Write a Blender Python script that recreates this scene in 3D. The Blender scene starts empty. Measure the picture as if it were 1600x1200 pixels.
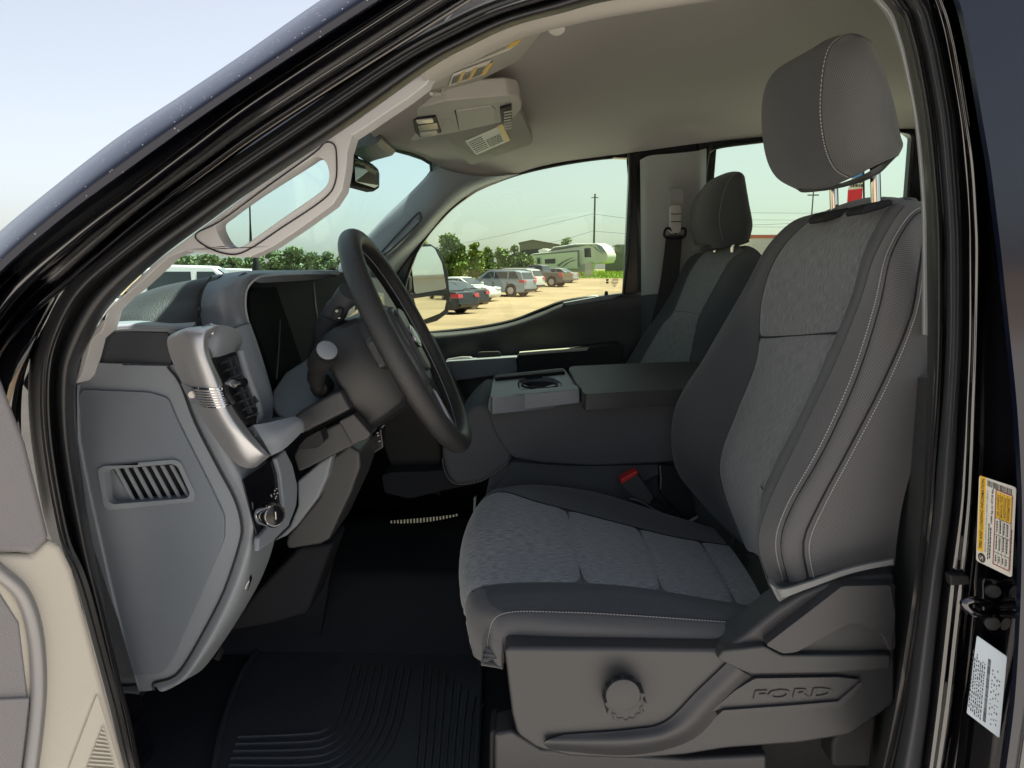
import bpy, bmesh, math, random
from mathutils import Vector, Matrix, geometry
random.seed(7)
S = bpy.context.scene
COL = S.collection
# ---------------------------------------------------------------- camera, sky, sun
F, CX, CY, HOR, VPX, CAMZ = 1022.0, 800.0, 600.0, 420.0, 830.0, 1.75
PIT = math.atan((CY - HOR) / F)
YAW = math.atan((VPX - CX) * math.cos(PIT) / F)
fw = Vector((-math.sin(YAW) * math.cos(PIT), math.cos(YAW) * math.cos(PIT), -math.sin(PIT)))
rt = Vector((math.cos(YAW), math.sin(YAW), 0.0))
up = rt.cross(fw)
CAM = Vector((0, 0, CAMZ))
cd = bpy.data.cameras.new('camera'); cam = bpy.data.objects.new('camera', cd); COL.objects.link(cam)
cd.sensor_width = 36; cd.lens = 36 * F / 1600; cd.clip_start = 0.02; cd.clip_end = 3000
cam.matrix_world = Matrix.Translation(CAM) @ Matrix((rt, up, -fw)).transposed().to_4x4()
S.camera = cam
S.render.resolution_x, S.render.resolution_y = 1024, 768
S.render.engine = 'CYCLES'
SUNV = Vector((0.27, 0.24, 1.0)).normalized()
w = bpy.data.worlds.new('World'); S.world = w; w.use_nodes = True
nt = w.node_tree; bg = nt.nodes['Background']
sky = nt.nodes.new('ShaderNodeTexSky'); sky.sky_type = 'NISHITA'; sky.sun_disc = False
sky.sun_elevation = math.asin(SUNV.z); sky.sun_rotation = math.atan2(SUNV.x, SUNV.y)
sky.air_density = 1.0; sky.dust_density = 1.6; sky.ozone_density = 1.0; sky.altitude = 50
hs = nt.nodes.new('ShaderNodeHueSaturation'); hs.inputs['Saturation'].default_value = .42   # hazy summer air
nt.links.new(sky.outputs[0], hs.inputs['Color']); nt.links.new(hs.outputs[0], bg.inputs[0]); bg.inputs[1].default_value = 0.066
sd = bpy.data.lights.new('sun', 'SUN'); sd.energy = 5.0; sd.angle = math.radians(0.6); sd.color = (1, 0.95, 0.87)
sun = bpy.data.objects.new('sun', sd); COL.objects.link(sun)
sun.rotation_euler = SUNV.to_track_quat('Z', 'Y').to_euler()
S.view_settings.view_transform = 'Standard'; S.view_settings.look = 'None'
S.view_settings.exposure = 1.58; S.view_settings.gamma = 1; S.view_settings.use_curve_mapping = False
try:
    S.cycles.max_bounces = 8; S.cycles.diffuse_bounces = 5; S.cycles.transparent_max_bounces = 12
    S.cycles.caustics_reflective = False; S.cycles.caustics_refractive = False
except Exception: pass

# ---------------------------------------------------------------- measuring helpers
def ray(px, py): return fw + rt * ((px - CX) / F) + up * ((CY - py) / F)
def P(px, py, Y):
    d = ray(px, py); return CAM + d * (Y / d.y)
def PX(px, py, X):
    d = ray(px, py); return CAM + d * (X / d.x)
class Plane:
    """plane through three traced points; on() puts a traced point on it, off is metres towards the camera"""
    def __init__(s, a, b, c):
        s.o = P(*a); s.n = (P(*b) - s.o).cross(P(*c) - s.o).normalized()
        if s.n.dot(CAM - s.o) < 0: s.n = -s.n
    def on(s, px, py, off=0.0):
        d = ray(px, py); t = (s.o - CAM).dot(s.n) / d.dot(s.n)
        return CAM + d * t + s.n * off
def cr(L, t):
    n = len(L); t = max(0.0, min(n - 1.0, t)); i = min(int(t), n - 2); f = t - i
    p1, p2 = L[i], L[i + 1]
    p0 = L[i - 1] if i > 0 else p1 * 2 - p2
    p3 = L[i + 2] if i + 2 < n else p2 * 2 - p1
    return 0.5 * ((2 * p1) + (p2 - p0) * f + (2 * p0 - 5 * p1 + 4 * p2 - p3) * f * f + (3 * p1 - p0 - 3 * p2 + p3) * f ** 3)
def sm(pts, k=5, closed=False):
    L = [Vector(p) for p in pts]; out = []
    if closed:
        n = len(L)
        for i in range(n):
            q = [L[(i - 1) % n], L[i], L[(i + 1) % n], L[(i + 2) % n]]
            for j in range(k): out.append(cr(q, 1 + j / k))
        return out
    for i in range((len(L) - 1) * k + 1): out.append(cr(L, i / k))
    return out
def rnd(pts, r=8, k=4):
    """round the corners of a traced polygon (pixels)"""
    L = [Vector(p) for p in pts]; out = []; n = len(L)
    for i in range(n):
        a, b, c = L[i - 1], L[i], L[(i + 1) % n]
        ra = min(r, (a - b).length * .45); rc = min(r, (c - b).length * .45)
        p = b + (a - b).normalized() * ra; q = b + (c - b).normalized() * rc
        for j in range(k + 1):
            t = j / k; out.append(p * (1 - t) ** 2 + b * 2 * t * (1 - t) + q * t * t)
    return out

# ---------------------------------------------------------------- object helpers
def wpos(o):
    v = Vector((0, 0, 0))
    while o: v += o.location; o = o.parent
    return v
def mk(name, verts, faces, m, parent=None, smooth=False, label=None, bevel=0, solid=0, sub=0, angle=35, kind=None, segs=2, edges=()):
    me = bpy.data.meshes.new(name)
    lo = Vector([min(v[i] for v in verts) for i in range(3)]); hi = Vector([max(v[i] for v in verts) for i in range(3)])
    c = (lo + hi) / 2
    me.from_pydata([Vector(v) - c for v in verts], edges, faces); me.update()
    o = bpy.data.objects.new(name, me); COL.objects.link(o)
    if parent: o.parent = parent; o.location = c - wpos(parent)
    else: o.location = c
    if m: me.materials.append(m)
    bm = bmesh.new(); bm.from_mesh(me); bmesh.ops.recalc_face_normals(bm, faces=bm.faces); bm.to_mesh(me); bm.free()
    if smooth or bevel:
        for p in me.polygons: p.use_smooth = True
        if not smooth or bevel:
            try: me.set_sharp_from_angle(angle=math.radians(angle))
            except Exception: pass
    if solid:
        md = o.modifiers.new('solid', 'SOLIDIFY'); md.thickness = abs(solid); md.offset = -1 if solid > 0 else 1
    if bevel:
        md = o.modifiers.new('bevel', 'BEVEL'); md.width = bevel; md.segments = segs; md.limit_method = 'ANGLE'; md.angle_limit = math.radians(35)
        md.harden_normals = True
    if sub:
        md = o.modifiers.new('sub', 'SUBSURF'); md.levels = sub; md.render_levels = sub
    if label: o['label'] = label
    if kind: o['kind'] = kind
    return o
def empty(name, loc, label=None, cat=None, group=None, rz=0):
    o = bpy.data.objects.new(name, None); COL.objects.link(o); o.location = loc; o.rotation_euler = (0, 0, rz)
    o.empty_display_size = 0.1
    return tag(o, label, cat, group)
def tag(o, label=None, cat=None, group=None, kind=None):
    if label: o['label'] = label
    if cat: o['category'] = cat
    if group: o['group'] = group
    if kind: o['kind'] = kind
    return o
def copy_tree(o, parent=None):
    c = o.copy(); COL.objects.link(c); c.parent = parent
    for ch in [x for x in o.children]: copy_tree(ch, c)
    return c
class Acc:
    def __init__(s): s.v = []; s.f = []
    def add(s, vs, fs):
        b = len(s.v); s.v += [Vector(v) for v in vs]; s.f += [tuple(i + b for i in f) for f in fs]
    def box(s, c, d, R=None):
        c = Vector(c); vs = []
        for x in (-.5, .5):
            for y in (-.5, .5):
                for z in (-.5, .5):
                    q = Vector((x * d[0], y * d[1], z * d[2])); vs.append(c + (R @ q if R else q))
        s.add(vs, [(0, 1, 3, 2), (4, 6, 7, 5), (0, 4, 5, 1), (2, 3, 7, 6), (0, 2, 6, 4), (1, 5, 7, 3)])
    def make(s, name, m, parent=None, **k): return mk(name, s.v, s.f, m, parent, **k)
def prism(front, back):
    """closed solid between two matching outlines"""
    n = len(front); tri = geometry.tessellate_polygon([front])
    v = list(front) + list(back)
    f = [tuple(range(n)), tuple(range(2 * n - 1, n - 1, -1))]
    f += [(i, (i + 1) % n, n + (i + 1) % n, n + i) for i in range(n)]
    return v, f
def slab(name, pts, Y, depth, m, parent=None, bevel=.003, rr=0, hole=None, dv=(0, 1, 0), **k):
    """outline traced in the photo, standing at depth Y (number or Plane), real thickness depth along dv"""
    if rr: pts = rnd([p[:2] for p in pts], rr)
    on = (lambda p, o=0: Y.on(p[0], p[1])) if isinstance(Y, Plane) else (lambda p: P(p[0], p[1], p[2] if len(p) > 2 else Y))
    if isinstance(Y, Plane) and dv == (0, 1, 0): dv = -Y.n
    d = Vector(dv) * depth
    fr = [on(p) for p in pts]
    if hole is None:
        v, f = prism(fr, [p + d for p in fr])
        return mk(name, v, f, m, parent, bevel=bevel, **k)
    hs = [[on(p) for p in h] for h in (hole if isinstance(hole[0][0], (list, tuple, Vector)) and not isinstance(hole[0][0], (int, float)) else [hole])]
    loops = [fr] + hs
    tri = geometry.tessellate_polygon(loops)
    v = [p for L in loops for p in L]; n = len(v)
    f = [tuple(t) for t in tri] + [tuple(i + n for i in reversed(t)) for t in tri]
    v = v + [p + d for p in v]; b = 0
    for L in loops:
        c = len(L)
        f += [(b + i, b + (i + 1) % c, n + b + (i + 1) % c, n + b + i) for i in range(c)]; b += c
    return mk(name, v, f, m, parent, bevel=bevel, **k)
class Surf:
    """smooth surface through rows of points (u across rows, v along a row)"""
    def __init__(s, rows): s.r = [[P(*p) if not isinstance(p, Vector) else p for p in r] for r in rows]
    def at(s, u, v): return cr([cr(r, v) for r in s.r], u)
    def nrm(s, u, v, e=.02):
        a = s.at(min(u + e, len(s.r) - 1), v) - s.at(max(u - e, 0), v)
        b = s.at(u, min(v + e, len(s.r[0]) - 1)) - s.at(u, max(v - e, 0))
        n = a.cross(b).normalized()
        return n if n.dot(CAM - s.at(u, v)) > 0 else -n
    def build(s, name, m, parent=None, nu=None, nv=None, u0=0, u1=None, v0=0, v1=None, off=0, thick=.004, warp=None, **k):
        u1 = len(s.r) - 1 if u1 is None else u1; v1 = len(s.r[0]) - 1 if v1 is None else v1
        nu = nu or int((u1 - u0) * 6) + 2; nv = nv or int((v1 - v0) * 6) + 2
        g = []
        for i in range(nu):
            for j in range(nv):
                u = u0 + (u1 - u0) * i / (nu - 1); v = v0 + (v1 - v0) * j / (nv - 1)
                p = s.at(u, v); o = off
                if warp: o += warp(u, v)
                if o: p = p + s.nrm(u, v) * o
                g.append(p)
        nf = [-1]
        faces = [(i * nv + j, i * nv + j + 1, (i + 1) * nv + j + 1, (i + 1) * nv + j) for i in range(nu - 1) for j in range(nv - 1)]
        cu_, cv_ = [0.0], [0.0]
        for i in range(1, nu): cu_.append(cu_[-1] + (g[i * nv + nv // 2] - g[(i - 1) * nv + nv // 2]).length)
        for j in range(1, nv): cv_.append(cv_[-1] + (g[(nu // 2) * nv + j] - g[(nu // 2) * nv + j - 1]).length)
        uvs = [(cu_[i], cv_[j]) for i in range(nu) for j in range(nv)]
        # second skin behind, for real thickness
        if thick:
            n0 = len(g)
            back = []
            for i in range(nu):
                for j in range(nv):
                    u = u0 + (u1 - u0) * i / (nu - 1); v = v0 + (v1 - v0) * j / (nv - 1)
                    a = g[min(i + 1, nu - 1) * nv + j] - g[max(i - 1, 0) * nv + j]; b = g[i * nv + min(j + 1, nv - 1)] - g[i * nv + max(j - 1, 0)]
                    n = a.cross(b)
                    n = n.normalized() if n.length > 1e-12 else Vector((0, -1, 0))
                    back.append(n)
            ref = Vector((0, 0, 0))
            mid = g[(nu // 2) * nv + nv // 2]; nm = back[(nu // 2) * nv + nv // 2]
            sg = 1 if nm.dot(CAM - mid) > 0 else -1
            g2 = [g[i] - back[i] * sg * thick for i in range(n0)]
            g += g2
            faces += [tuple(n0 + q for q in reversed(f)) for f in faces]
            idx = lambda i, j: i * nv + j
            rim = [idx(0, j) for j in range(nv)] + [idx(i, nv - 1) for i in range(1, nu)] + [idx(nu - 1, j) for j in range(nv - 2, -1, -1)] + [idx(i, 0) for i in range(nu - 2, 0, -1)]
            faces += [(rim[i], rim[(i + 1) % len(rim)], n0 + rim[(i + 1) % len(rim)], n0 + rim[i]) for i in range(len(rim))]
        o = mk(name, g, faces, m, parent, smooth=True, **k)
        uv = o.data.uv_layers.new(name='UVMap'); nn = len(uvs)
        for lp in o.data.loops: uv.data[lp.index].uv = uvs[lp.vertex_index % nn]
        try: o.data.set_sharp_from_angle(angle=math.radians(60))
        except Exception: pass
        return o
def tube_data(pts, r, segs=10, closed=False, flat=1.0, upv=None, cap=True):
    pts = [Vector(p) for p in pts]; n = len(pts); V = []; Fc = []
    t = []
    for i in range(n):
        a = pts[(i - 1) % n] if (closed or i > 0) else pts[i]; b = pts[(i + 1) % n] if (closed or i < n - 1) else pts[i]
        t.append((b - a).normalized())
    ref = Vector(upv) if upv else (Vector((0, 0, 1)) if abs(t[0].z) < .9 else Vector((1, 0, 0)))
    for i in range(n):
        if upv is None and i > 0: ref = nn
        s = t[i].cross(ref)
        if s.length < 1e-6: s = t[i].orthogonal()
        s.normalize(); nn = s.cross(t[i]).normalized()
        rr = r[i] if isinstance(r, (list, tuple)) else r
        for k in range(segs):
            a = 2 * math.pi * k / segs
            V.append(pts[i] + s * math.cos(a) * rr + nn * math.sin(a) * rr * flat)
    for i in range(n if closed else n - 1):
        for k in range(segs):
            j = (i + 1) % n; k2 = (k + 1) % segs
            Fc.append((i * segs + k, i * segs + k2, j * segs + k2, j * segs + k))
    if not closed and cap:
        Fc.append(tuple(range(segs - 1, -1, -1))); Fc.append(tuple((n - 1) * segs + k for k in range(segs)))
    return V, Fc
def tube(name, pts, r, m, parent=None, segs=10, closed=False, flat=1.0, upv=None, **k):
    v, f = tube_data(pts, r, segs, closed, flat, upv)
    o = mk(name, v, f, m, parent, smooth=True, **k)
    try: o.data.set_sharp_from_angle(angle=math.radians(60))
    except Exception: pass
    return o
def disc_data(c, n, r, h, segs=24, scal=0, prof=None):
    """turned body about axis n; prof = list of (radius factor, height factor)"""
    n = Vector(n).normalized(); a = n.orthogonal().normalized(); b = n.cross(a)
    prof = prof or [(0, 0), (1, 0), (1, .85), (.93, 1), (0, 1)]
    V = []; Fc = []
    for (pr, ph) in prof:
        for k in range(segs):
            t = 2 * math.pi * k / segs
            q = r * pr * (1 - (scal * (0.5 + 0.5 * math.cos(t * 12)) if scal and pr > .5 else 0))
            V.append(Vector(c) + a * math.cos(t) * q + b * math.sin(t) * q + n * h * ph)
    for i in range(len(prof) - 1):
        for k in range(segs):
            k2 = (k + 1) % segs; Fc.append((i * segs + k, i * segs + k2, (i + 1) * segs + k2, (i + 1) * segs + k))
    return V, Fc
def disc(name, c, n, r, h, m, parent=None, segs=24, scal=0, prof=None, **k):
    v, f = disc_data(c, n, r, h, segs, scal, prof)
    o = mk(name, v, f, m, parent, smooth=True, **k)
    bm = bmesh.new(); bm.from_mesh(o.data); bmesh.ops.remove_doubles(bm, verts=bm.verts, dist=1e-5); bmesh.ops.recalc_face_normals(bm, faces=bm.faces); bm.to_mesh(o.data); bm.free()
    for p in o.data.polygons: p.use_smooth = True
    try: o.data.set_sharp_from_angle(angle=math.radians(40))
    except Exception: pass
    return o
def text_data(s, size=1.0, align='LEFT', bold=0.0, ext=0):
    c = bpy.data.curves.new('lettering', 'FONT'); c.body = s; c.size = size; c.align_x = align; c.offset = bold; c.resolution_u = 2; c.extrude = ext
    o = bpy.data.objects.new('lettering', c); COL.objects.link(o)
    dg = bpy.context.evaluated_depsgraph_get(); me = bpy.data.meshes.new_from_object(o.evaluated_get(dg))
    v = [p.co.copy() for p in me.vertices]; f = [tuple(q.vertices) for q in me.polygons]
    bpy.data.objects.remove(o); bpy.data.curves.remove(c); bpy.data.meshes.remove(me)
    return v, f
def text_fit(acc, s, O, U, V, N, u, v, wid, hei, bold=0, ext=0, off=.0004):
    """string s fitted in the box (u..u+wid, v..v+hei) of the frame O,U,V"""
    vs, fs = text_data(s, 1, bold=bold)
    if not vs: return
    x0 = min(p.x for p in vs); x1 = max(p.x for p in vs); y0 = min(p.y for p in vs); y1 = max(p.y for p in vs)
    q = [O + U * (u + (p.x - x0) / (x1 - x0) * wid) + V * (v + (p.y - y0) / (y1 - y0) * hei) + N * off for p in vs]
    acc.add(q, fs)
    if ext: acc.add([p + N * ext for p in q], fs)

# ---------------------------------------------------------------- materials
def mat(name, col, rough=.5, metal=0, bump=0, bscale=200, col2=None, cscale=3, coat=0, spec=.5, kind='noise', stretch=(1, 1, 1), cmix=(.35, .65), sheen=0, alpha=1, emit=None):
    m = bpy.data.materials.new(name); m.use_nodes = True; n = m.node_tree; b = n.nodes['Principled BSDF']
    b.inputs['Base Color'].default_value = (*col, 1); b.inputs['Roughness'].default_value = rough; b.inputs['Metallic'].default_value = metal
    b.inputs['Specular IOR Level'].default_value = spec
    if coat: b.inputs['Coat Weight'].default_value = coat; b.inputs['Coat Roughness'].default_value = .03
    if sheen: b.inputs['Sheen Weight'].default_value = sheen; b.inputs['Sheen Roughness'].default_value = .5
    tc = n.nodes.new('ShaderNodeTexCoord'); mp = n.nodes.new('ShaderNodeMapping'); mp.inputs['Scale'].default_value = stretch
    n.links.new(tc.outputs['Object'], mp.inputs[0])
    if col2:
        t = n.nodes.new('ShaderNodeTexNoise'); t.inputs['Scale'].default_value = cscale; t.inputs['Detail'].default_value = 6; t.inputs['Roughness'].default_value = .65
        n.links.new(mp.outputs[0], t.inputs['Vector'])
        r = n.nodes.new('ShaderNodeValToRGB'); r.color_ramp.elements[0].position = cmix[0]; r.color_ramp.elements[1].position = cmix[1]
        r.color_ramp.elements[0].color = (*col, 1); r.color_ramp.elements[1].color = (*col2, 1)
        n.links.new(t.outputs[0], r.inputs[0]); n.links.new(r.outputs[0], b.inputs['Base Color'])
    if bump:
        if kind == 'voronoi':
            t = n.nodes.new('ShaderNodeTexVoronoi'); t.inputs['Scale'].default_value = bscale; out = t.outputs[0]
        elif kind == 'weave':
            t = n.nodes.new('ShaderNodeTexChecker'); t.inputs['Scale'].default_value = bscale; out = t.outputs[1]
        else:
            t = n.nodes.new('ShaderNodeTexNoise'); t.inputs['Scale'].default_value = bscale; t.inputs['Detail'].default_value = 3; out = t.outputs[0]
        n.links.new(mp.outputs[0], t.inputs['Vector'])
        bp = n.nodes.new('ShaderNodeBump'); bp.inputs['Strength'].default_value = bump; bp.inputs['Distance'].default_value = .001
        n.links.new(out, bp.inputs['Height']); n.links.new(bp.outputs[0], b.inputs['Normal'])
    return m
def weave(name, c1, c2, scale, rough=.9, rot=0):
    """woven cloth: two crossing thread waves on the surface's own axes"""
    m = bpy.data.materials.new(name); m.use_nodes = True; n = m.node_tree; b = n.nodes['Principled BSDF']
    b.inputs['Roughness'].default_value = rough; b.inputs['Specular IOR Level'].default_value = .2
    b.inputs['Sheen Weight'].default_value = .25; b.inputs['Sheen Roughness'].default_value = .5
    tc = n.nodes.new('ShaderNodeTexCoord'); outs = []
    for ax in ((1, 1, 0), (1, -1, 0)):
        d = n.nodes.new('ShaderNodeVectorMath'); d.operation = 'DOT_PRODUCT'; d.inputs[1].default_value = ax
        n.links.new(tc.outputs['UV'], d.inputs[0])
        q = n.nodes.new('ShaderNodeMath'); q.operation = 'MULTIPLY'; q.inputs[1].default_value = scale; n.links.new(d.outputs['Value'], q.inputs[0])
        s = n.nodes.new('ShaderNodeMath'); s.operation = 'SINE'; n.links.new(q.outputs[0], s.inputs[0]); outs.append(s)
    a = n.nodes.new('ShaderNodeMath'); a.operation = 'ADD'; n.links.new(outs[0].outputs[0], a.inputs[0]); n.links.new(outs[1].outputs[0], a.inputs[1])
    a2 = a
    mr = n.nodes.new('ShaderNodeMapRange'); mr.inputs[1].default_value = -1.6; mr.inputs[2].default_value = 1.8; n.links.new(a2.outputs[0], mr.inputs[0])
    mx = n.nodes.new('ShaderNodeMixRGB'); mx.inputs[1].default_value = (*c1, 1); mx.inputs[2].default_value = (*c2, 1)
    n.links.new(mr.outputs[0], mx.inputs[0]); n.links.new(mx.outputs[0], b.inputs['Base Color'])
    bp = n.nodes.new('ShaderNodeBump'); bp.inputs['Strength'].default_value = .3; bp.inputs['Distance'].default_value = .0006
    n.links.new(mr.outputs[0], bp.inputs['Height']); n.links.new(bp.outputs[0], b.inputs['Normal'])
    return m
def heather(name, c1, c2, axis):
    """slub cloth: noise drawn out along one axis"""
    m = bpy.data.materials.new(name); m.use_nodes = True; n = m.node_tree; b = n.nodes['Principled BSDF']
    b.inputs['Roughness'].default_value = .92; b.inputs['Specular IOR Level'].default_value = .2; b.inputs['Sheen Weight'].default_value = .3
    tc = n.nodes.new('ShaderNodeTexCoord'); mp = n.nodes.new('ShaderNodeMapping'); mp.inputs['Scale'].default_value = axis[:3]
    n.links.new(tc.outputs['UV'], mp.inputs[0])
    t = n.nodes.new('ShaderNodeTexNoise'); t.inputs['Scale'].default_value = 1; t.inputs['Detail'].default_value = 3; t.inputs['Roughness'].default_value = .6
    n.links.new(mp.outputs[0], t.inputs['Vector'])
    r = n.nodes.new('ShaderNodeValToRGB'); r.color_ramp.elements[0].position = .33; r.color_ramp.elements[1].position = .68
    r.color_ramp.elements[0].color = (*c1, 1); r.color_ramp.elements[1].color = (*c2, 1)
    n.links.new(t.outputs[0], r.inputs[0]); n.links.new(r.outputs[0], b.inputs['Base Color'])
    bp = n.nodes.new('ShaderNodeBump'); bp.inputs['Strength'].default_value = .18; bp.inputs['Distance'].default_value = .001
    n.links.new(t.outputs[0], bp.inputs['Height']); n.links.new(bp.outputs[0], b.inputs['Normal'])
    return m
def glass(name, tint, refl=.05):
    m = bpy.data.materials.new(name); m.use_nodes = True; n = m.node_tree; n.nodes.remove(n.nodes['Principled BSDF'])
    o = n.nodes['Material Output']; t = n.nodes.new('ShaderNodeBsdfTransparent'); t.inputs[0].default_value = (*tint, 1)
    g = n.nodes.new('ShaderNodeBsdfGlossy'); g.inputs['Roughness'].default_value = 0.0; g.inputs[0].default_value = (1, 1, 1, 1)
    mx = n.nodes.new('ShaderNodeMixShader'); mx.inputs[0].default_value = refl
    n.links.new(t.outputs[0], mx.inputs[1]); n.links.new(g.outputs[0], mx.inputs[2]); n.links.new(mx.outputs[0], o.inputs[0])
    return m
M = {}
M['body'] = mat('black_paint', (.003, .003, .005), .07, coat=1, bump=.02, bscale=35)
M['body_wet'] = mat('black_paint_with_drops', (.006, .008, .020), .22, spec=.45, bump=.08, bscale=240, kind='voronoi')
def specks(m, scale=95, thr=.055, col=(.35, .37, .42)):
    n = m.node_tree; b = n.nodes['Principled BSDF']; tc = n.nodes.new('ShaderNodeTexCoord'); v = n.nodes.new('ShaderNodeTexVoronoi'); v.inputs['Scale'].default_value = scale
    n.links.new(tc.outputs['Object'], v.inputs['Vector'])
    l = n.nodes.new('ShaderNodeMath'); l.operation = 'LESS_THAN'; l.inputs[1].default_value = thr; n.links.new(v.outputs['Distance'], l.inputs[0])
    mx = n.nodes.new('ShaderNodeMixRGB'); mx.inputs[1].default_value = b.inputs['Base Color'].default_value; mx.inputs[2].default_value = (*col, 1)
    n.links.new(l.outputs[0], mx.inputs[0]); n.links.new(mx.outputs[0], b.inputs['Base Color'])
specks(M['body_wet'], 140, .085)
M['body'].node_tree.nodes['Principled BSDF'].inputs['Coat IOR'].default_value = 1.75
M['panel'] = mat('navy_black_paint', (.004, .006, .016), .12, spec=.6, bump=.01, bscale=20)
M['shroud'] = mat('shroud_plastic', (.020, .0205, .022), .45, bump=.25, bscale=1400)
M['rubber'] = mat('seal_rubber', (.014, .014, .015), .42, bump=.15, bscale=900)
M['rubber2'] = mat('flocked_rubber', (.03, .031, .035), .6, bump=.3, bscale=1500)
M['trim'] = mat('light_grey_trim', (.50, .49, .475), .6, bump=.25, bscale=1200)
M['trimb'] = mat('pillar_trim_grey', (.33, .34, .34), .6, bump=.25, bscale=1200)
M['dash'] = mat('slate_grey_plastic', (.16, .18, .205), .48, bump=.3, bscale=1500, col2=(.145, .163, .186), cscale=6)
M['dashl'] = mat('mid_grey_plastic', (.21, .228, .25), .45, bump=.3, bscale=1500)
M['dashd'] = mat('dark_dash_plastic', (.045, .049, .057), .42, bump=.3, bscale=1300)
M['leather'] = mat('grained_dash_pad', (.034, .036, .039), .5, bump=.35, bscale=520, kind='voronoi', spec=.35)
M['silver'] = mat('satin_silver', (.50, .50, .51), .36, metal=.75, bump=.06, bscale=1800)
M['chrome'] = mat('chrome', (.75, .75, .76), .08, metal=1)
M['dash2'] = mat('dark_slate_plastic', (.085, .094, .11), .45, bump=.3, bscale=1400)
M['black'] = mat('gloss_black', (.006, .006, .008), .18)
M['blackm'] = mat('matt_black', (.008, .008, .009), .7)
M['carpet'] = mat('black_carpet', (.030, .032, .037), .95, bump=.8, bscale=700, spec=.1)
M['mat'] = mat('black_mat_rubber', (.05, .053, .06), .42, bump=.25, bscale=500)
M['wheel'] = mat('wheel_rubber', (.022, .022, .023), .4, bump=.6, bscale=700, kind='voronoi')
M['plast'] = mat('charcoal_plastic', (.038, .038, .041), .36, bump=.35, bscale=1400)
M['plastd'] = mat('dark_charcoal_plastic', (.042, .043, .045), .45, bump=.35, bscale=1400)
M['head'] = mat('headliner_cloth', (.42, .39, .365), .95, bump=.5, bscale=900, spec=.1)
M['visor'] = mat('visor_cloth', (.40, .38, .33), .95, bump=.4, bscale=900, spec=.1)
M['ohc'] = mat('overhead_plastic', (.46, .44, .39), .6, bump=.2, bscale=1200)
M['weave'] = weave('woven_charcoal_cloth', (.062, .061, .063), (.165, .163, .167), 2000)
M['weaved'] = mat('dark_seat_cloth', (.066, .070, .077), .9, bump=.6, bscale=1500, spec=.15, sheen=.2)
M['vinyl'] = mat('console_cloth', (.085, .09, .10), .8, bump=.5, bscale=1500, spec=.2)
M['heather'] = heather('heather_back_cloth', (.10, .104, .11), (.26, .268, .275), (700, 55, 1))
M['heather2'] = heather('heather_cushion_cloth', (.13, .137, .147), (.33, .342, .356), (700, 60, 1))
M['thread'] = mat('pale_thread', (.38, .37, .36), .8)
M['tag'] = mat('grey_liner_cloth', (.19, .195, .195), .8)
M['belt'] = mat('belt_webbing', (.022, .022, .023), .7, bump=.6, bscale=900)
M['paper'] = mat('label_paper', (.62, .60, .54), .5)
M['paperb'] = mat('blue_white_label', (.55, .62, .68), .4)
M['ink'] = mat('ink', (.03, .03, .03), .6)
M['yellow'] = mat('yellow_print', (.72, .43, .02), .5)
M['redp'] = mat('red_print', (.35, .02, .02), .5)
M['redb'] = mat('red_button', (.55, .02, .015), .4)
M['doorg'] = mat('door_grey', (.23, .215, .215), .5, bump=.5, bscale=900)
M['doorc'] = mat('door_light_grey', (.56, .51, .42), .55, bump=.3, bscale=1100)
M['doors'] = mat('door_satin_silver', (.30, .29, .28), .42, metal=.3, bump=.1, bscale=1800)
M['wsg'] = glass('windscreen_glass', (.83, .93, .89), .03)
M['sideg'] = glass('side_glass', (.83, .90, .80), .03)
M['screen'] = mat('dark_screen', (.005, .006, .007), .7, spec=.03)
M['mirror'] = mat('mirror_glass', (.78, .82, .80), .02, metal=1)
M['clear'] = mat('lamp_lens', (.55, .52, .45), .2, coat=.5)
M['white'] = mat('white_paint', (.75, .75, .74), .4)
# ================================================================ THE TRUCK: shell
T = empty('pickup_truck', (0, 1.6, 0), 'black crew cab pickup truck seen through its open driver door, grey cloth front seats inside', 'pickup truck')
def W(x, y, z): return Vector((x, y, z))
# --- headliner: one moulded sheet
rows = []
Xs = [0.0, .3, .7, 1.2, 1.95]
for Y, front, zs in [(.735, (672, 106), [2.035, 2.085, 2.09, 2.08, 2.04]), (.80, (660, 122), [2.075, 2.125, 2.13, 2.13, 2.09]), (.95, (600, 172), [2.13, 2.19, 2.20, 2.20, 2.16]),
                     (1.15, (577, 200), [2.165, 2.225, 2.235, 2.24, 2.2]), (1.5, (598, 226), [2.16, 2.25, 2.26, 2.26, 2.22]), (1.85, (628, 236), [2.15, 2.235, 2.26, 2.26, 2.22]),
                     (2.1, (655, 246), [2.14, 2.21, 2.255, 2.26, 2.22]), (2.26, (676, 262), [2.115, 2.175, 2.23, 2.25, 2.21]), (2.36, (706, 318), [2.09, 2.137, 2.185, 2.215, 2.19])]:
    rows.append([P(front[0], front[1], Y)] + [W(x, Y, z) for x, z in zip(Xs, zs)])
HL = Surf(rows)
HL.build('headliner', M['head'], T, nu=60, nv=50, thick=.02)
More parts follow.
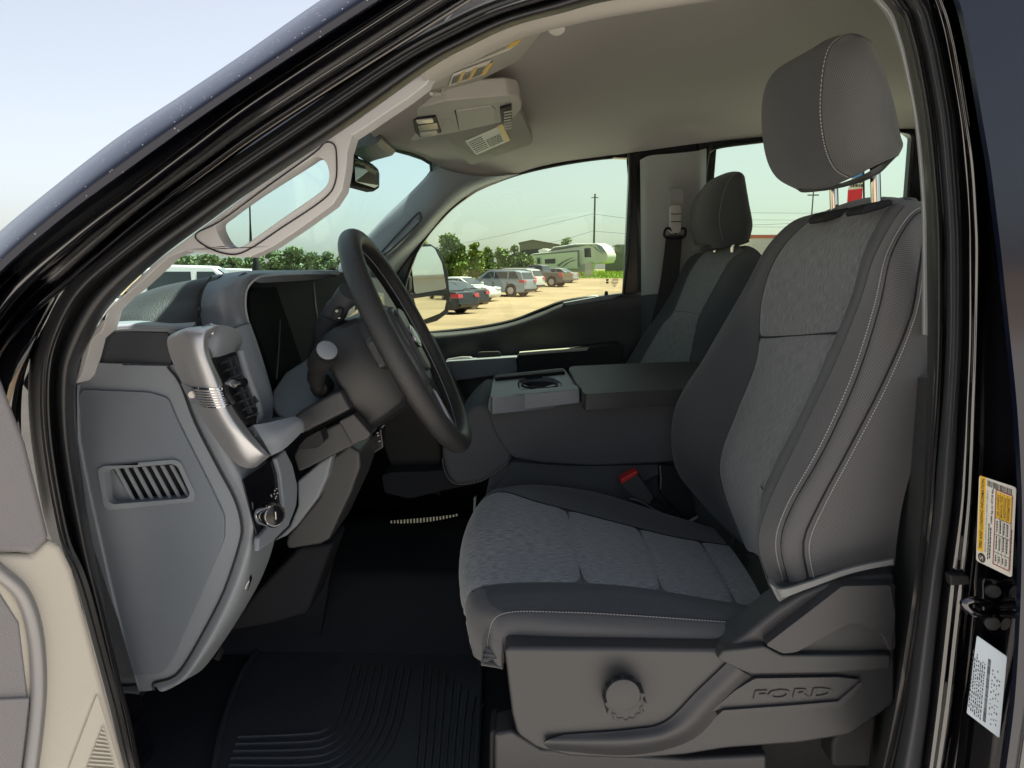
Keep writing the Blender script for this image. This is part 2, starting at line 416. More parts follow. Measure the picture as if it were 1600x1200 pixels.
# roof skin above it and the cab's back wall
mk('roof_panel', *prism([W(-.45, .66, 2.17), W(2.1, .66, 2.17), W(2.1, .82, 2.30), W(2.1, 2.28, 2.33), W(2.1, 2.44, 2.27), W(-.45, 2.44, 2.2), W(-.45, 2.28, 2.24), W(-.45, .82, 2.22)][:0] or [W(-.34, .78, 2.30), W(2.1, .78, 2.30), W(2.1, 2.42, 2.30), W(-.34, 2.42, 2.29)], [W(-.30, .84, 2.36), W(2.05, .84, 2.40), W(2.05, 2.36, 2.40), W(-.30, 2.36, 2.34)]), M['body'], T, bevel=.02)
slabw = lambda name, pts, dv, m, **k: mk(name, *prism([W(*p) for p in pts], [W(*p) + Vector(dv) for p in pts]), m, T, **k)
slabw('cab_back_panel', [(1.98, .66, .9), (1.98, 2.42, .9), (1.98, 2.42, 2.2), (1.98, .66, 2.2)], (.05, 0, 0), M['blackm'])
slabw('rear_seat_backrest', [(1.62, .85, 1.15), (1.62, 2.3, 1.15), (1.80, 2.3, 1.78), (1.80, .85, 1.78)], (.14, 0, 0), M['weaved'], bevel=.03)
# floor, tunnel, firewall
slabw('cab_floor', [(-1.2, .70, .90), (1.98, .70, .90), (1.98, 2.46, .90), (-1.2, 2.46, .90)], (0, 0, -.08), M['carpet'])
slabw('firewall', [(-1.05, .80, .84), (-1.05, 2.46, .84), (-.80, 2.46, 1.5), (-.80, .80, 1.5)], (-.12, 0, 0), M['carpet'])
tn = [(x, z) for x, z in [(1.30, .90), (1.34, .99), (1.42, 1.05), (1.68, 1.05), (1.76, .99), (1.80, .90)]]
mk('floor_tunnel', *prism([W(-.95, y, z) for y, z in tn], [W(1.5, y, z) for y, z in tn]), M['carpet'], T, bevel=.02)
slabw('door_sill', [(-.9, .66, .93), (.45, .66, .93), (.45, .80, .93), (-.9, .80, .93)], (0, 0, -.1), M['plastd'], bevel=.01)
# far (passenger) body side
slabw('passenger_side_panel', [(.42, 2.40, .9), (2.0, 2.40, .9), (2.0, 2.40, 1.62), (.42, 2.40, 1.62)], (0, .10, 0), M['dashd'])
slabw('rear_door_panel', [(.50, .60, .55), (1.9, .60, .55), (1.9, .60, 1.62), (.50, .60, 1.62)], (0, .10, 0), M['body'], bevel=.01)
slabw('rear_door_glass', [(.62, .66, 1.62), (1.6, .66, 1.62), (1.55, .74, 2.08), (.62, .74, 2.08)], (0, .006, 0), M['sideg'])
slabw('hood', [(-2.1, .75, 1.36), (-.72, .70, 1.47), (-.72, 2.45, 1.47), (-2.1, 2.38, 1.36)], (0, 0, -.06), M['body'], bevel=.03)
slabw('passenger_lower_panel', [(-1.0, 2.38, .85), (.45, 2.38, .85), (.45, 2.38, 1.42), (-1.0, 2.38, 1.42)], (0, .06, 0), M['blackm'])
slab('pillar_top_panel', [(975, 190), (1125, 170), (1112, 330), (985, 330)], 2.42, .01, M['blackm'], T)
# --- passenger windows: openings in one far wall, traced
win = [(984, 247), (955, 246), (905, 252), (850, 262), (800, 275), (745, 297), (705, 326), (672, 362), (650, 395), (634, 440), (628, 485), (640, 519), (662, 520), (700, 517), (750, 511), (800, 501), (840, 486), (880, 471), (930, 463), (974, 458)]
rwin = [(1106, 244), (1118, 232), (1150, 226), (1250, 215), (1380, 205), (1416, 206), (1426, 214), (1424, 240), (1410, 420), (1405, 480), (1106, 480)]
slab('passenger_door_frame', [(560, 430), (570, 372), (600, 340), (650, 300), (700, 264), (760, 236), (860, 212), (1000, 205), (1004, 300), (1003, 560), (900, 560), (560, 560)], 2.37, .035, M['black'], T, hole=win, bevel=.004)
slab('passenger_window_glass', [(992, 228), (900, 232), (790, 255), (700, 300), (630, 380), (600, 530), (992, 530)], 2.40, .004, M['sideg'], T, bevel=0)
slab('passenger_rear_frame', [(1092, 215), (1470, 180), (1500, 190), (1500, 520), (1092, 520)], 2.37, .035, M['black'], T, hole=rwin, bevel=.004)
slab('passenger_window_glass', [(1096, 210), (1446, 185), (1446, 500), (1096, 500)], 2.40, .004, M['sideg'], T, bevel=0, label='rear passenger side window glass')
tube('window_seal', [P(x, y, 2.365) for x, y in sm(win, 3, True)], .006, M['rubber'], T, segs=6, closed=True)
tube('window_seal', [P(x, y, 2.365) for x, y in sm(rwin, 2, True)], .006, M['rubber'], T, segs=6, closed=True)
# safety marks etched in the glass corner
a = Acc(); gp = 2.395
for (x, y, s) in [(949, 438, 3), (949, 442, 3)]: a.add([P(x - 2, y - 2, gp), P(x + 2, y - 2, gp), P(x + 2, y + 1, gp), P(x - 2, y + 1, gp)], [(0, 1, 2, 3)])
for i in range(7):
    t = i / 6; x0 = 954 + 1.5 * abs(i - 3); x1 = 966 - 1.5 * abs(i - 3) * (i > 3)
    y = 434 + i * 2.2; a.add([P(x0, y, gp), P(x1, y, gp), P(x1, y + .9, gp), P(x0, y + .9, gp)], [(0, 1, 2, 3)])
a.make('glass_marking', M['ink'], T)
# passenger B pillar trim
bp = Surf([[(1000, 250, 2.33), (1001, 330, 2.33), (1002, 462, 2.33)], [(1016, 243, 2.30), (1014, 330, 2.30), (1014, 460, 2.30)], [(1050, 240, 2.28), (1048, 330, 2.28), (1046, 460, 2.28)], [(1088, 236, 2.30), (1088, 330, 2.30), (1088, 468, 2.30)], [(1104, 232, 2.35), (1103, 330, 2.35), (1102, 474, 2.35)]])
pb = bp.build('pillar_trim', M['trimb'], T, nu=22, nv=20)
bp2 = Surf([[(1001, 462, 2.33), (1002, 520, 2.33), (1000, 640, 2.33)], [(1014, 460, 2.31), (1014, 520, 2.31), (1014, 640, 2.31)], [(1050, 458, 2.28), (1048, 520, 2.28), (1046, 640, 2.28)], [(1104, 466, 2.33), (1103, 520, 2.33), (1102, 640, 2.33)]])
bp2.build('pillar_trim', M['dashd'], T, nu=16, nv=8, label='dark lower pillar trim')
# belt height adjuster, loop and webbing on that pillar
slab('belt_slide_cover', [(1046, 300), (1049, 294), (1066, 293), (1069, 299), (1068, 366), (1045, 366)], 2.265, .02, M['trimb'], T, bevel=.003, rr=4)
ac = slab('belt_anchor', [(1048, 325), (1051, 320), (1063, 320), (1065, 326), (1065, 360), (1061, 365), (1051, 365), (1048, 358)], 2.235, .03, M['trim'], T, bevel=.004)
tube('anchor_groove', [P(1048.5, 334, 2.233), P(1056, 334.5, 2.231), P(1064.5, 334, 2.233)], .0012, M['blackm'], ac, segs=5)
tube('anchor_groove', [P(1048.5, 346, 2.233), P(1056, 346.5, 2.231), P(1064.5, 346, 2.233)], .0012, M['blackm'], ac, segs=5)
tube('belt_loop', [P(x, y, 2.24) for x, y in sm([(1040, 358), (1046, 357), (1056, 364), (1066, 357), (1071, 359), (1070, 368), (1063, 372), (1046, 372), (1038, 368)], 4, True)], .0045, M['blackm'], T, segs=6, closed=True)
Surf([[(1041, 368, 2.24), (1036, 410, 2.25), (1028, 460, 2.26), (1008, 540, 2.265), (995, 600, 2.265)], [(1066, 368, 2.24), (1063, 410, 2.25), (1058, 455, 2.26), (1042, 540, 2.265), (1030, 600, 2.265)]]).build('seat_belt', M['belt'], T, nu=3, nv=20, thick=.002)
# --- passenger A pillar trim (slate grey) and handle recess
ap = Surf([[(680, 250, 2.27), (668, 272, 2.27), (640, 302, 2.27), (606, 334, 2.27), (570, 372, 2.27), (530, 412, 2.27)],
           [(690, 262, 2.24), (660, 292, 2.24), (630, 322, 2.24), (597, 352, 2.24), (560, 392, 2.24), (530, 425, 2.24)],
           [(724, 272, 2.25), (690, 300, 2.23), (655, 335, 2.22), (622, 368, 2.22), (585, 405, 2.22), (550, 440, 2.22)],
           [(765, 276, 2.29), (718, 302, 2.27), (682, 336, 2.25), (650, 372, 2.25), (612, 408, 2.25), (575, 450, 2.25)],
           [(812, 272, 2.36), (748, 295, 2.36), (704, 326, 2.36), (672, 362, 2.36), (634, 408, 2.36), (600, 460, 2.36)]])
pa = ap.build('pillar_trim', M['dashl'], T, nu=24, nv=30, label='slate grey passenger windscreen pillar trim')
hp = sm([(652, 334), (657, 336), (655, 348), (620, 382), (600, 398), (596, 394), (622, 366)], 4, True)
tube('handle_groove', [P(x, y, 2.195) for x, y in hp], .004, M['dashd'], pa, segs=6, closed=True)
slab('grab_handle', [(650, 340), (654, 343), (651, 352), (619, 386), (602, 399), (599, 397), (618, 378)], 2.20, .03, M['dashl'], pa, bevel=.004)
# --- windscreen
ws = Surf([[(120, 560, .80), (330, 300, .86), (560, 195, .93)], [(330, 520, 1.2), (480, 330, 1.25), (582, 208, 1.25)], [(470, 480, 1.7), (560, 330, 1.7), (628, 234, 1.72)], [(525, 440, 2.25), (606, 345, 2.25), (684, 258, 2.25)]])
ws.build('windscreen', M['wsg'], T, nu=20, nv=14, thick=.005)
tube('windscreen_edge', [P(*p) for p in [(528, 428, 2.26), (560, 388, 2.26), (600, 347, 2.26), (640, 308, 2.26), (664, 284, 2.26), (674, 268, 2.26), (673, 256, 2.22), (660, 248, 2.1), (640, 241, 1.95), (615, 234, 1.75), (596, 228, 1.5)]], .005, M['blackm'], T, segs=6)

# --- driver A pillar trim with its grab handle opening
out = [(700, 84), (672, 106), (610, 150), (550, 193), (475, 242), (400, 293), (320, 352), (250, 404), (205, 445), (172, 480), (148, 515), (128, 556), (118, 600),
       (127, 590), (136, 560), (143, 532), (161, 516), (170, 486), (190, 466), (212, 449), (238, 425), (264, 401), (290, 392), (325, 396), (360, 401), (390, 402), (425, 386), (470, 356), (520, 320), (535, 297), (541, 262), (543, 236), (550, 212), (575, 196), (598, 180), (640, 152), (667, 131), (673, 118)]
hole = sm([(336, 352), (350, 338), (400, 302), (474, 255), (492, 244), (506, 250), (513, 264), (513, 283), (500, 300), (450, 335), (395, 374), (376, 386), (358, 386), (346, 376)], 3, True)
sharp = [Vector(p) for p in out]
def tri_area(L): return sum(L[i].x * L[(i + 1) % len(L)].y - L[(i + 1) % len(L)].x * L[i].y for i in range(len(L)))
hole = [tuple(h) for h in hole]
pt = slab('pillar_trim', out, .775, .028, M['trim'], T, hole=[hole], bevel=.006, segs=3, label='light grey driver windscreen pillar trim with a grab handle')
tube('trim_seam', [P(x, y, .774) for x, y in sm([(306, 366), (345, 345), (420, 290), (490, 240), (508, 223), (522, 226), (526, 245), (524, 285), (505, 312), (440, 356), (385, 392), (355, 397), (320, 384)], 4, True)], .0009, M['blackm'], pt, segs=5, closed=True)
# the handle's own padded bar, deeper behind the opening
hb = Surf([[(505, 262, .80), (503, 285, .80), (480, 306, .80), (430, 340, .80), (392, 366, .80), (372, 376, .80), (352, 370, .80)], [(520, 262, .785), (516, 296, .785), (492, 318, .785), (440, 352, .785), (398, 382, .785), (370, 394, .785), (340, 380, .785)]])
0 and hb.build('grab_handle', M['trim'], pt, nu=6, nv=30, thick=.006)

# --- black A pillar body, outermost first
def lane(name, lines, m, label=None, nv=None, thick=.004, **k):
    return Surf(lines).build(name, m, T, nu=(len(lines) - 1) * 7 + 1, nv=nv or 44, thick=thick, label=label, **k)
def L(pts, Y): return [(x, y, Y) for x, y in pts]
A0 = [(-90, 470), (0, 376), (100, 292), (200, 215), (300, 149), (400, 82), (518, 0), (640, -75)]
A1 = [(-90, 520), (0, 424), (100, 338), (200, 264), (300, 192), (400, 124), (592, 0), (720, -75)]
A2 = [(-80, 545), (8, 440), (106, 362), (206, 290), (305, 214), (404, 142), (624, 0), (750, -75)]
A3 = [(-60, 600), (16, 480), (118, 384), (214, 308), (312, 234), (412, 160), (655, 0), (780, -75)]
A4 = [(-60, 640), (10, 520), (110, 424), (214, 334), (318, 258), (424, 184), (698, 12), (800, -50)]
A5 = [(-55, 700), (18, 540), (120, 442), (226, 352), (330, 272), (436, 196), (712, 18), (815, -45)]
lane('roof_rail', [L([(x - 14, y - 2) for x, y in A0], .70), L(A0, .65), L([((a[0] + b[0]) / 2, (a[1] + b[1]) / 2) for a, b in zip(A0, A1)], .615), L(A1, .615)], M['body_wet'], 'dark outer roof rail beaded with fine drops', thick=.01)
lane('roof_rail', [L(A1, .616), L([(a[0] * .5 + b[0] * .5 , a[1] * .5 + b[1] * .5) for a, b in zip(A1, A2)], .64), L(A2, .655)], M['body'], 'black inner roof rail')
lane('door_flange', [L(A2, .656), L([((a[0] + b[0]) / 2, (a[1] + b[1]) / 2) for a, b in zip(A2, A3)], .646), L(A3, .655)], M['body'], 'black painted door frame ledge')
lane('door_flange', [L(A3, .656), L([((a[0] + b[0]) / 2, (a[1] + b[1]) / 2) for a, b in zip(A3, A4)], .685), L(A4, .675)], M['body'], 'recessed black door frame channel')
lane('door_flange', [L(A4, .674), L([((a[0] + b[0]) / 2, (a[1] + b[1]) / 2) for a, b in zip(A4, A5)], .664), L(A5, .68)], M['body'], 'bright inner lip of the door frame')
# main rubber seal, A side from the sill over the header
S0 = [(200, 1230), (172, 1110), (150, 1025), (107, 880), (75, 840 - 10), (50, 700), (44, 600), (56, 520), (92, 446), (150, 396 - 0), (250, 320), (350, 250), (450, 182), (600, 84), (700, 30), (760, 2), (830, -22), (950, -60), (1150, -95)]
S1 = [(224, 1230), (206, 1130), (192, 1080), (170, 975), (145, 850), (120, 700), (117, 600), (130, 550), (172, 478), (248, 405), (322, 350), (400, 294), (550, 194), (672, 107), (735, 72), (800, 42), (880, 20), (960, 0), (1150, -30)]
mid = [((a[0] + b[0]) / 2, (a[1] + b[1]) / 2) for a, b in zip(S0, S1)]
def mix(A, B, t): return [(a[0] * (1 - t) + b[0] * t, a[1] * (1 - t) + b[1] * t) for a, b in zip(A, B)]
Surf([L(S0, .70), L(mix(S0, S1, .12), .672), L(mix(S0, S1, .35), .655), L(mix(S0, S1, .48), .672), L(mix(S0, S1, .55), .682), L(mix(S0, S1, .66), .668), L(mix(S0, S1, .85), .672), L(mix(S0, S1, .97), .70), L(S1, .74)]).build('door_seal', M['rubber'], T, nu=50, nv=110, thick=.006, label='thick black rubber door seal round the windscreen pillar')
# black body behind the seal, low front corner
slab('hinge_pillar', [(-60, 560), (10, 520), (60, 460), (110, 424), (120, 500), (70, 600), (80, 800), (150, 1000), (215, 1220), (-60, 1220)], .735, .05, M['body'], T, bevel=.006)
FD = [(-80, 720), (-30, 590), (22, 520), (66, 468)]
lane('door_flange', [L([(-60, 620), (2, 500), (60, 450), (110, 420)], .69), L([(8, 780), (20, 620), (50, 540), (96, 450)], .668), L([(40, 830), (34, 620), (64, 524), (104, 452)], .70)], M['body'], 'curved black door frame lip at the windscreen base', nv=30)

# --- B pillar side: grey strip, seal, flange, striker face, outer panel
ys = [-70, 0, 23, 50, 90, 180, 255, 333, 400, 533, 633, 733, 800, 900, 1000, 1110, 1230]
def vl(xs, Y): return [(x, y, Y) for x, y in zip(xs, ys)]
st0 = [(1330, -40), (1367, 3), (1381, 20), (1396, 50), (1410, 97), (1427, 180), (1435, 253), (1440, 333), (1440, 430), (1440, 523)]
st1 = [(1345, -45), (1380, 1), (1397, 22), (1406, 47), (1417, 87), (1434, 173), (1443, 253), (1448, 333), (1449, 430), (1449, 524)]
Surf([L(st0, .80), L([((a[0] + b[0]) / 2, (a[1] + b[1]) / 2) for a, b in zip(st0, st1)], .755), L(st1, .75)]).build('pillar_trim', M['trimb'], T, nu=8, nv=40, thick=.006, label='thin pale trim strip beside the driver headrest')
x1 = [1330, 1380, 1396, 1405, 1416, 1433, 1442, 1447, 1448, 1449, 1448, 1444, 1441, 1432, 1420, 1400, 1372]
gr = [1378, 1410, 1427, 1435, 1445, 1460, 1468, 1474, 1477, 1476, 1470, 1460, 1455, 1441, 1426, 1409, 1384]
ob = [1420, 1450, 1456, 1463, 1472, 1489, 1496, 1501, 1503, 1503, 1498, 1493, 1487, 1474, 1463, 1452, 1436]
gl = [1455, 1478, 1488, 1496, 1504, 1517, 1529, 1535, 1537, 1534, 1531, 1528, 1525, 1516, 1505, 1492, 1474]
bk = [1475, 1498, 1505, 1511, 1519, 1534, 1547, 1557, 1565, 1579, 1589, 1595, 1597, 1596, 1592, 1584, 1568]
bo = [1520, 1548, 1557, 1566, 1577, 1595, 1603, 1612, 1618, 1626, 1632, 1636, 1640, 1642, 1640, 1634, 1620]
avg = lambda a, b, t=.5: [p * (1 - t) + q * t for p, q in zip(a, b)]
Surf([vl(x1, .75), vl(avg(x1, gr, .2), .715), vl(avg(x1, gr, .6), .695), vl(avg(x1, gr, .88), .70), vl(gr, .725)]).build('door_seal', M['rubber'], T, nu=28, nv=80, thick=.005, label='inner black rubber seal down the rear door pillar')
Surf([vl(avg(gr, ob, .0), .72), vl(avg(gr, ob, .12), .695), vl(avg(gr, ob, .5), .672), vl(avg(gr, ob, .85), .68), vl(ob, .70)]).build('door_seal', M['rubber2'], T, nu=28, nv=80, thick=.005, label='grey outer rubber seal down the rear door pillar')
random.seed(3)
wob = lambda v, a: [x + random.uniform(-a, a) for x in v]
Surf([vl(ob, .692), vl(wob(avg(ob, gl, .2), .8), .681), vl(wob(avg(ob, gl, .42), .7), .676), vl(avg(ob, gl, .6), .677), vl(wob(avg(ob, gl, .8), .7), .676), vl(gl, .688)]).build('door_flange', M['body'], T, nu=40, nv=120, thick=.004, label='wavy gloss black flange of the rear door pillar')
jam = Surf([vl(gl, .692), vl(avg(gl, bk, .15), .70), vl(avg(gl, bk, .85), .655), vl(bk, .638)])
jam.build('door_jamb', M['black'], T, nu=16, nv=60, thick=.005)
Surf([vl(bk, .608), vl(avg(bk, bo, .5), .608), vl(bo, .608), vl([b + 60 for b in bo], .608)]).build('outer_pillar_panel', M['panel'], T, nu=22, nv=60, thick=.006, label='outer rear pillar panel reflecting blue sky')
# lower inner pillar trim behind the seal
lp = Surf([[(1392, 590, .90), (1396, 800, .89), (1388, 950, .88), (1372, 1060, .88), (1340, 1230, .88)], [(1418, 590, .84), (1416, 800, .82), (1406, 950, .82), (1390, 1060, .82), (1358, 1230, .82)], [(1452, 590, .76), (1444, 800, .75), (1432, 950, .75), (1412, 1060, .75), (1385, 1230, .75)]])
lp.build('pillar_trim', M['plastd'], T, nu=10, nv=24, label='dark lower pillar trim behind the driver seat')
tube('belt_webbing', [P(*p) for p in [(1408, 500, .86), (1410, 560, .86), (1410, 604, .86)]], .012, M['belt'], T, segs=8, flat=.2, upv=(0, 1, 0))
slab('belt_button', [(1408, 604), (1416, 600), (1434, 601), (1434, 622), (1420, 622), (1412, 630), (1406, 626)], .84, .02, M['blackm'], T, bevel=.002)
# striker, its plate and bolts on the jamb
JP = Plane((1525, 880, .70), (1525, 1000, .70), (1590, 900, .645))
sp = slab('striker_plate', rnd([(1536, 902), (1560, 905), (1577, 925), (1577, 972), (1562, 993), (1545, 990), (1536, 960)], 9), .664, .01, M['black'], T, bevel=.002)
for (x, y) in [(1550, 922), (1549, 972)]:
    b = disc('bolt', P(x, y, .660), (-.3, -1, 0), .0075, .004, M['rubber'], sp, 18)
tube('striker_loop', sm([P(*p) for p in [(1562, 946, .668), (1545, 944, .648), (1522, 938, .63), (1508, 940, .627), (1509, 948, .627), (1524, 958, .632), (1546, 960, .648), (1562, 958, .668)]], 5), .0042, mat('dark_steel', (.10, .10, .11), .15, metal=1), T, segs=10)
slab('seal_clip', [(1484, 898), (1515, 900), (1517, 914), (1486, 916)], .668, .01, M['blackm'], T, bevel=.002)
# --- labels on the jamb
def frame(BR, TR, BL, pl, off=.002):
    O = pl.on(*BR, off); return O, pl.on(*TR, off) - O, pl.on(*BL, off) - O
def quads(acc, O, U, V, N, L_, off=.0003):
    for (u0, v0, u1, v1) in L_:
        acc.add([O + U * u0 + V * v0 + N * off, O + U * u1 + V * v0 + N * off, O + U * u1 + V * v1 + N * off, O + U * u0 + V * v1 + N * off], [(0, 1, 2, 3)])
LP = Plane((1528, 870, .662), (1532, 743, .662), (1586, 830, .632))
def sticker(pts, m, pl, label, th=.0006, rr=5):
    q = rnd(pts, rr) if rr else [Vector(p) for p in pts]
    f = [pl.on(p[0], p[1], .0022) for p in q]; v, fa = prism(f, [p - pl.n * th for p in f])
    return mk('label_sticker', v, fa, m, T, label=label)
s1 = sticker([(1532, 742), (1590, 761), (1583, 902), (1527, 875)], M['paper'], LP, 'white and yellow tyre loading label on the door jamb')
O, U, V = frame((1583, 902), (1590, 761), (1527, 875), LP); N = LP.n
a = Acc(); quads(a, O, U, V, N, [(.13, .80, .985, .975), (.59, .10, .88, .50)]); a.make('yellow_band', M['yellow'], s1)
a = Acc(); e = .0006
text_fit(a, 'TIRE AND LOADING INFORMATION', O, U, V, N, .16, .84, .80, .09, bold=.02, off=e)
text_fit(a, 'SEATING CAPACITY | TOTAL 6 | FRONT 3 | REAR 3', O, U, V, N, .15, .715, .70, .05, off=e)
text_fit(a, '1686 kg or 3718 lbs.', O, U, V, N, .50, .57, .40, .07, bold=.02, off=e)
for i, s in enumerate(['SEE OWNERS', 'MANUAL FOR', 'ADDITIONAL', 'INFORMATION']): text_fit(a, s, O, U, V, N, .61, .42 - .095 * i, .24, .055, bold=.01, off=e)
random.seed(5)
for (v0, u0, u1, h) in [(.60, .10, .46, .035), (.655, .08, .46, .03), (.045, .08, .50, .025)]:
    u = u0
    while u < u1:
        l = random.uniform(.015, .04); quads(a, O, U, V, N, [(u, v0, u + l, v0 + h)], e); u += l + .008
for r in range(4):
    for (u0, u1) in [(.10, .17), (.24, .38), (.43, .56)]:
        u = u0
        while u < u1:
            l = random.uniform(.012, .03); quads(a, O, U, V, N, [(u, .15 + r * .095, u + l, .185 + r * .095)], e); u += l + .007
u = 0
bars = []
while u < 1:
    l = random.uniform(.012, .035); bars.append((.90, .10 + u * .66, .965, .10 + (u + l) * .66)); u += l + random.uniform(.012, .03)
quads(a, O, U, V, N, bars, e)
for v0 in (.09, .20, .295, .39, .50): quads(a, O, U, V, N, [(.07, v0, .88, v0 + .008)], e)
for u0 in (.20, .40, .585): quads(a, O, U, V, N, [(u0, .09, u0 + .006, .50)], e)
c = O + U * .065 + V * .84 + N * .0003
ring = [c + U * (.055 * math.cos(t)) + V * (.11 * math.sin(t)) for t in [2 * math.pi * i / 20 for i in range(20)]]; a.add(ring, [tuple(range(20))])
a.make('print', M['ink'], s1)
a = Acc(); quads(a, O, U, V, N, [(.055, .065, .9, .08), (.055, .065, .065, .53), (.055, .515, .9, .53), (.89, .065, .9, .53)], e); a.make('red_border', M['redp'], s1)
a = Acc(); text_fit(a, 'S', O, U, V, N, .04, .79, .05, .1, off=.0009); a.make('print', M['paper'], s1, label='pale ring mark')
s2 = sticker([(1528, 992), (1575, 1025), (1563, 1152), (1512, 1113)], M['paperb'], Plane((1528, 992, .658), (1575, 1025, .634), (1512, 1113, .662)), 'pale blue certification label low on the door jamb', rr=2)
LP2 = Plane((1528, 992, .658), (1575, 1025, .634), (1512, 1113, .662)); N = LP2.n
O, U, V = frame((1563, 1152), (1575, 1025), (1512, 1113), LP2)
a = Acc()
for v0 in (.93, .87, .81, .75, .69, .63, .57):
    u = random.uniform(.03, .1)
    while u < random.uniform(.7, .92):
        l = random.uniform(.012, .045); quads(a, O, U, V, N, [(u, v0, u + l, v0 + .032)], e); u += l + random.uniform(.008, .03)
u = .06
while u < .84:
    l = random.choice([.006, .01, .014]); quads(a, O, U, V, N, [(u, .42, u + l, .51)], e); u += l + random.choice([.006, .009])
for v0 in (.33, .26, .19, .12):
    u = random.uniform(.05, .2)
    while u < .75:
        l = random.uniform(.01, .03); quads(a, O, U, V, N, [(u, v0, u + l, v0 + .03)], e); u += l + random.uniform(.02, .09)
a.make('print', M['ink'], s2)

# --- overhead: visors, labels, console (positions on the headliner)
def ceil_slab(name, pts, pl, th, m, parent=T, bevel=.004, rr=0, **k):
    q = rnd(pts, rr) if rr else [Vector(p) for p in pts]
    f = [pl.on(p[0], p[1]) for p in q]; v, fa = prism(f, [p - pl.n * th for p in f])
    return mk(name, v, fa, m, parent, bevel=bevel, **k)
V1 = Plane((675, 122, .86), (664, 145, .98), (840, 60, .98))
v1 = ceil_slab('sun_visor', [(677, 119), (664, 140), (668, 147), (682, 146), (745, 128), (811, 95), (832, 72), (854, 44), (846, 30), (800, 42), (750, 68), (700, 96)], V1, .022, M['visor'], rr=4, label='driver sun visor folded up')
V2 = Plane((692, 211, 1.72), (815, 177, 1.60), (736, 256, 2.12))
v2 = ceil_slab('sun_visor', [(690, 208), (715, 196), (800, 172), (815, 178), (833, 218), (830, 226), (736, 258), (730, 254)], V2, .022, M['visor'], rr=5, label='passenger sun visor folded up')
def flat(pts, pl, m, parent, off, name='label_sticker', **k):
    f = [pl.on(p[0], p[1], off) for p in pts]; v, fa = prism(f, [p - pl.n * .0008 for p in f])
    return mk(name, v, fa, m, parent, **k)
def bands(L_, O, U, V, N, m, parent, name='print'):
    a = Acc(); quads(a, O, U, V, N, L_, .0004); return a.make(name, m, parent)
def textrows(cells, fill=.55, rows=7):
    out = []
    for (u0, v0, u1, v1) in cells:
        for i in range(rows):
            y = v0 + (v1 - v0) * (i + .2) / rows; u = u0
            while u < u1 - .01:
                l = min(random.uniform(.02, .07), u1 - u); out.append((u, y, u + l, y + (v1 - v0) / rows * fill)); u += l + .012
    return out
for (pl, par, q, yb, tr) in [(V1, v1, [(712, 107), (719, 97), (752, 79), (813, 54), (808, 65), (797, 75), (752, 92)], [(.80, 0, 1, 1)], [(.03, .1, .78, .9)]),
                             (V1, v1, [(700, 133), (707, 114), (766, 92), (757, 114)], [(.86, 0, 1, 1), (.22, 0, .28, 1), (.5, 0, .58, 1)], [(.03, .15, .2, .85), (.3, .15, .48, .85), (.6, .1, .84, .9)]),
                             (V2, v2, [(744, 241), (727, 219), (784, 194), (797, 218)], [(.87, 0, 1, 1)], [(.04, .1, .42, .9), (.46, .1, .84, .6)])]:
    st = flat(q, pl, M['paper'], T, .002, label='cream and yellow warning label on a sun visor')
    if len(q) == 7: O, U, V = pl.on(712, 107, .0022), pl.on(806, 67, .0022) - pl.on(712, 107, .0022), pl.on(718, 98, .0022) - pl.on(712, 107, .0022)
    else: O, U, V = pl.on(*q[0], .0022), pl.on(*q[3], .0022) - pl.on(*q[0], .0022), pl.on(*q[1], .0022) - pl.on(*q[0], .0022)
    bands(yb, O, U, V, pl.n, M['yellow'], st, 'yellow_band'); bands(textrows(tr), O, U, V, pl.n, M['ink'], st)
    st.parent = None; st.parent = T
tube('hinge_arm', [V1.on(672, 142, .004), V1.on(684, 140, .006), V1.on(691, 136, .004)], .003, M['ohc'], v1, segs=6)
disc('ceiling_button', HL.at(1.6, 1.75), (0, 0, -1), .018, .008, M['ohc'], T, 20)
disc('ceiling_clip', P(870, 43, .86), (0, -.5, -1), .010, .003, M['visor'], T, 20)
Surf([[(660, 116, .745), (672, 107, .745), (735, 72, .745), (800, 42, .745), (880, 20, .745), (960, 0, .745), (1150, -34, .745)], [(664, 128, .775), (676, 121, .775), (742, 85, .775), (811, 54, .775), (885, 36, .775), (965, 20, .775), (1155, -10, .775)], [(668, 138, .82), (680, 130, .82), (748, 92, .82), (815, 60, .82), (890, 40, .82), (968, 24, .82), (1160, -6, .82)]]).build('header_trim', mat('side_rail_cloth', (.42, .39, .34), .9, bump=.5, bscale=1200), T, nu=10, nv=40, thick=.004)
OC = Plane((606, 188, 1.36), (813, 153, 1.36), (700, 211, 1.66))
oc = ceil_slab('overhead_console', [(606, 186), (612, 180), (700, 158), (794, 150), (812, 153), (816, 163), (815, 172), (800, 187), (750, 199), (700, 209), (645, 220), (632, 217), (618, 206)], OC, .035, M['ohc'], bevel=.008, rr=3)
tube('console_seam', [OC.on(x, y, .0005) for x, y in sm([(606, 186), (612, 200), (624, 210), (634, 217)], 3)], .0018, M['blackm'], oc, segs=5)
sw = ceil_slab('lamp_panel', [(641, 184), (681, 179), (690, 205), (655, 213), (648, 205)], OC, .01, M['blackm'], oc); sw.location += OC.n * .004
for q in [[(649, 184), (675, 181), (677, 186), (652, 189)], [(655, 204), (682, 200), (683, 206), (657, 209)]]:
    l = ceil_slab('lamp_lens', q, OC, .006, M['clear'], oc, bevel=.001); l.location += OC.n * .007
l = ceil_slab('switch', [(652, 192), (682, 187), (684, 197), (655, 202)], OC, .006, M['black'], oc, bevel=.001); l.location += OC.n * .006
l = ceil_slab('storage_door', [(712, 172), (768, 164), (774, 169), (773, 188), (764, 192), (717, 202)], OC, .006, M['ohc'], oc, bevel=.002); l.location += OC.n * .003
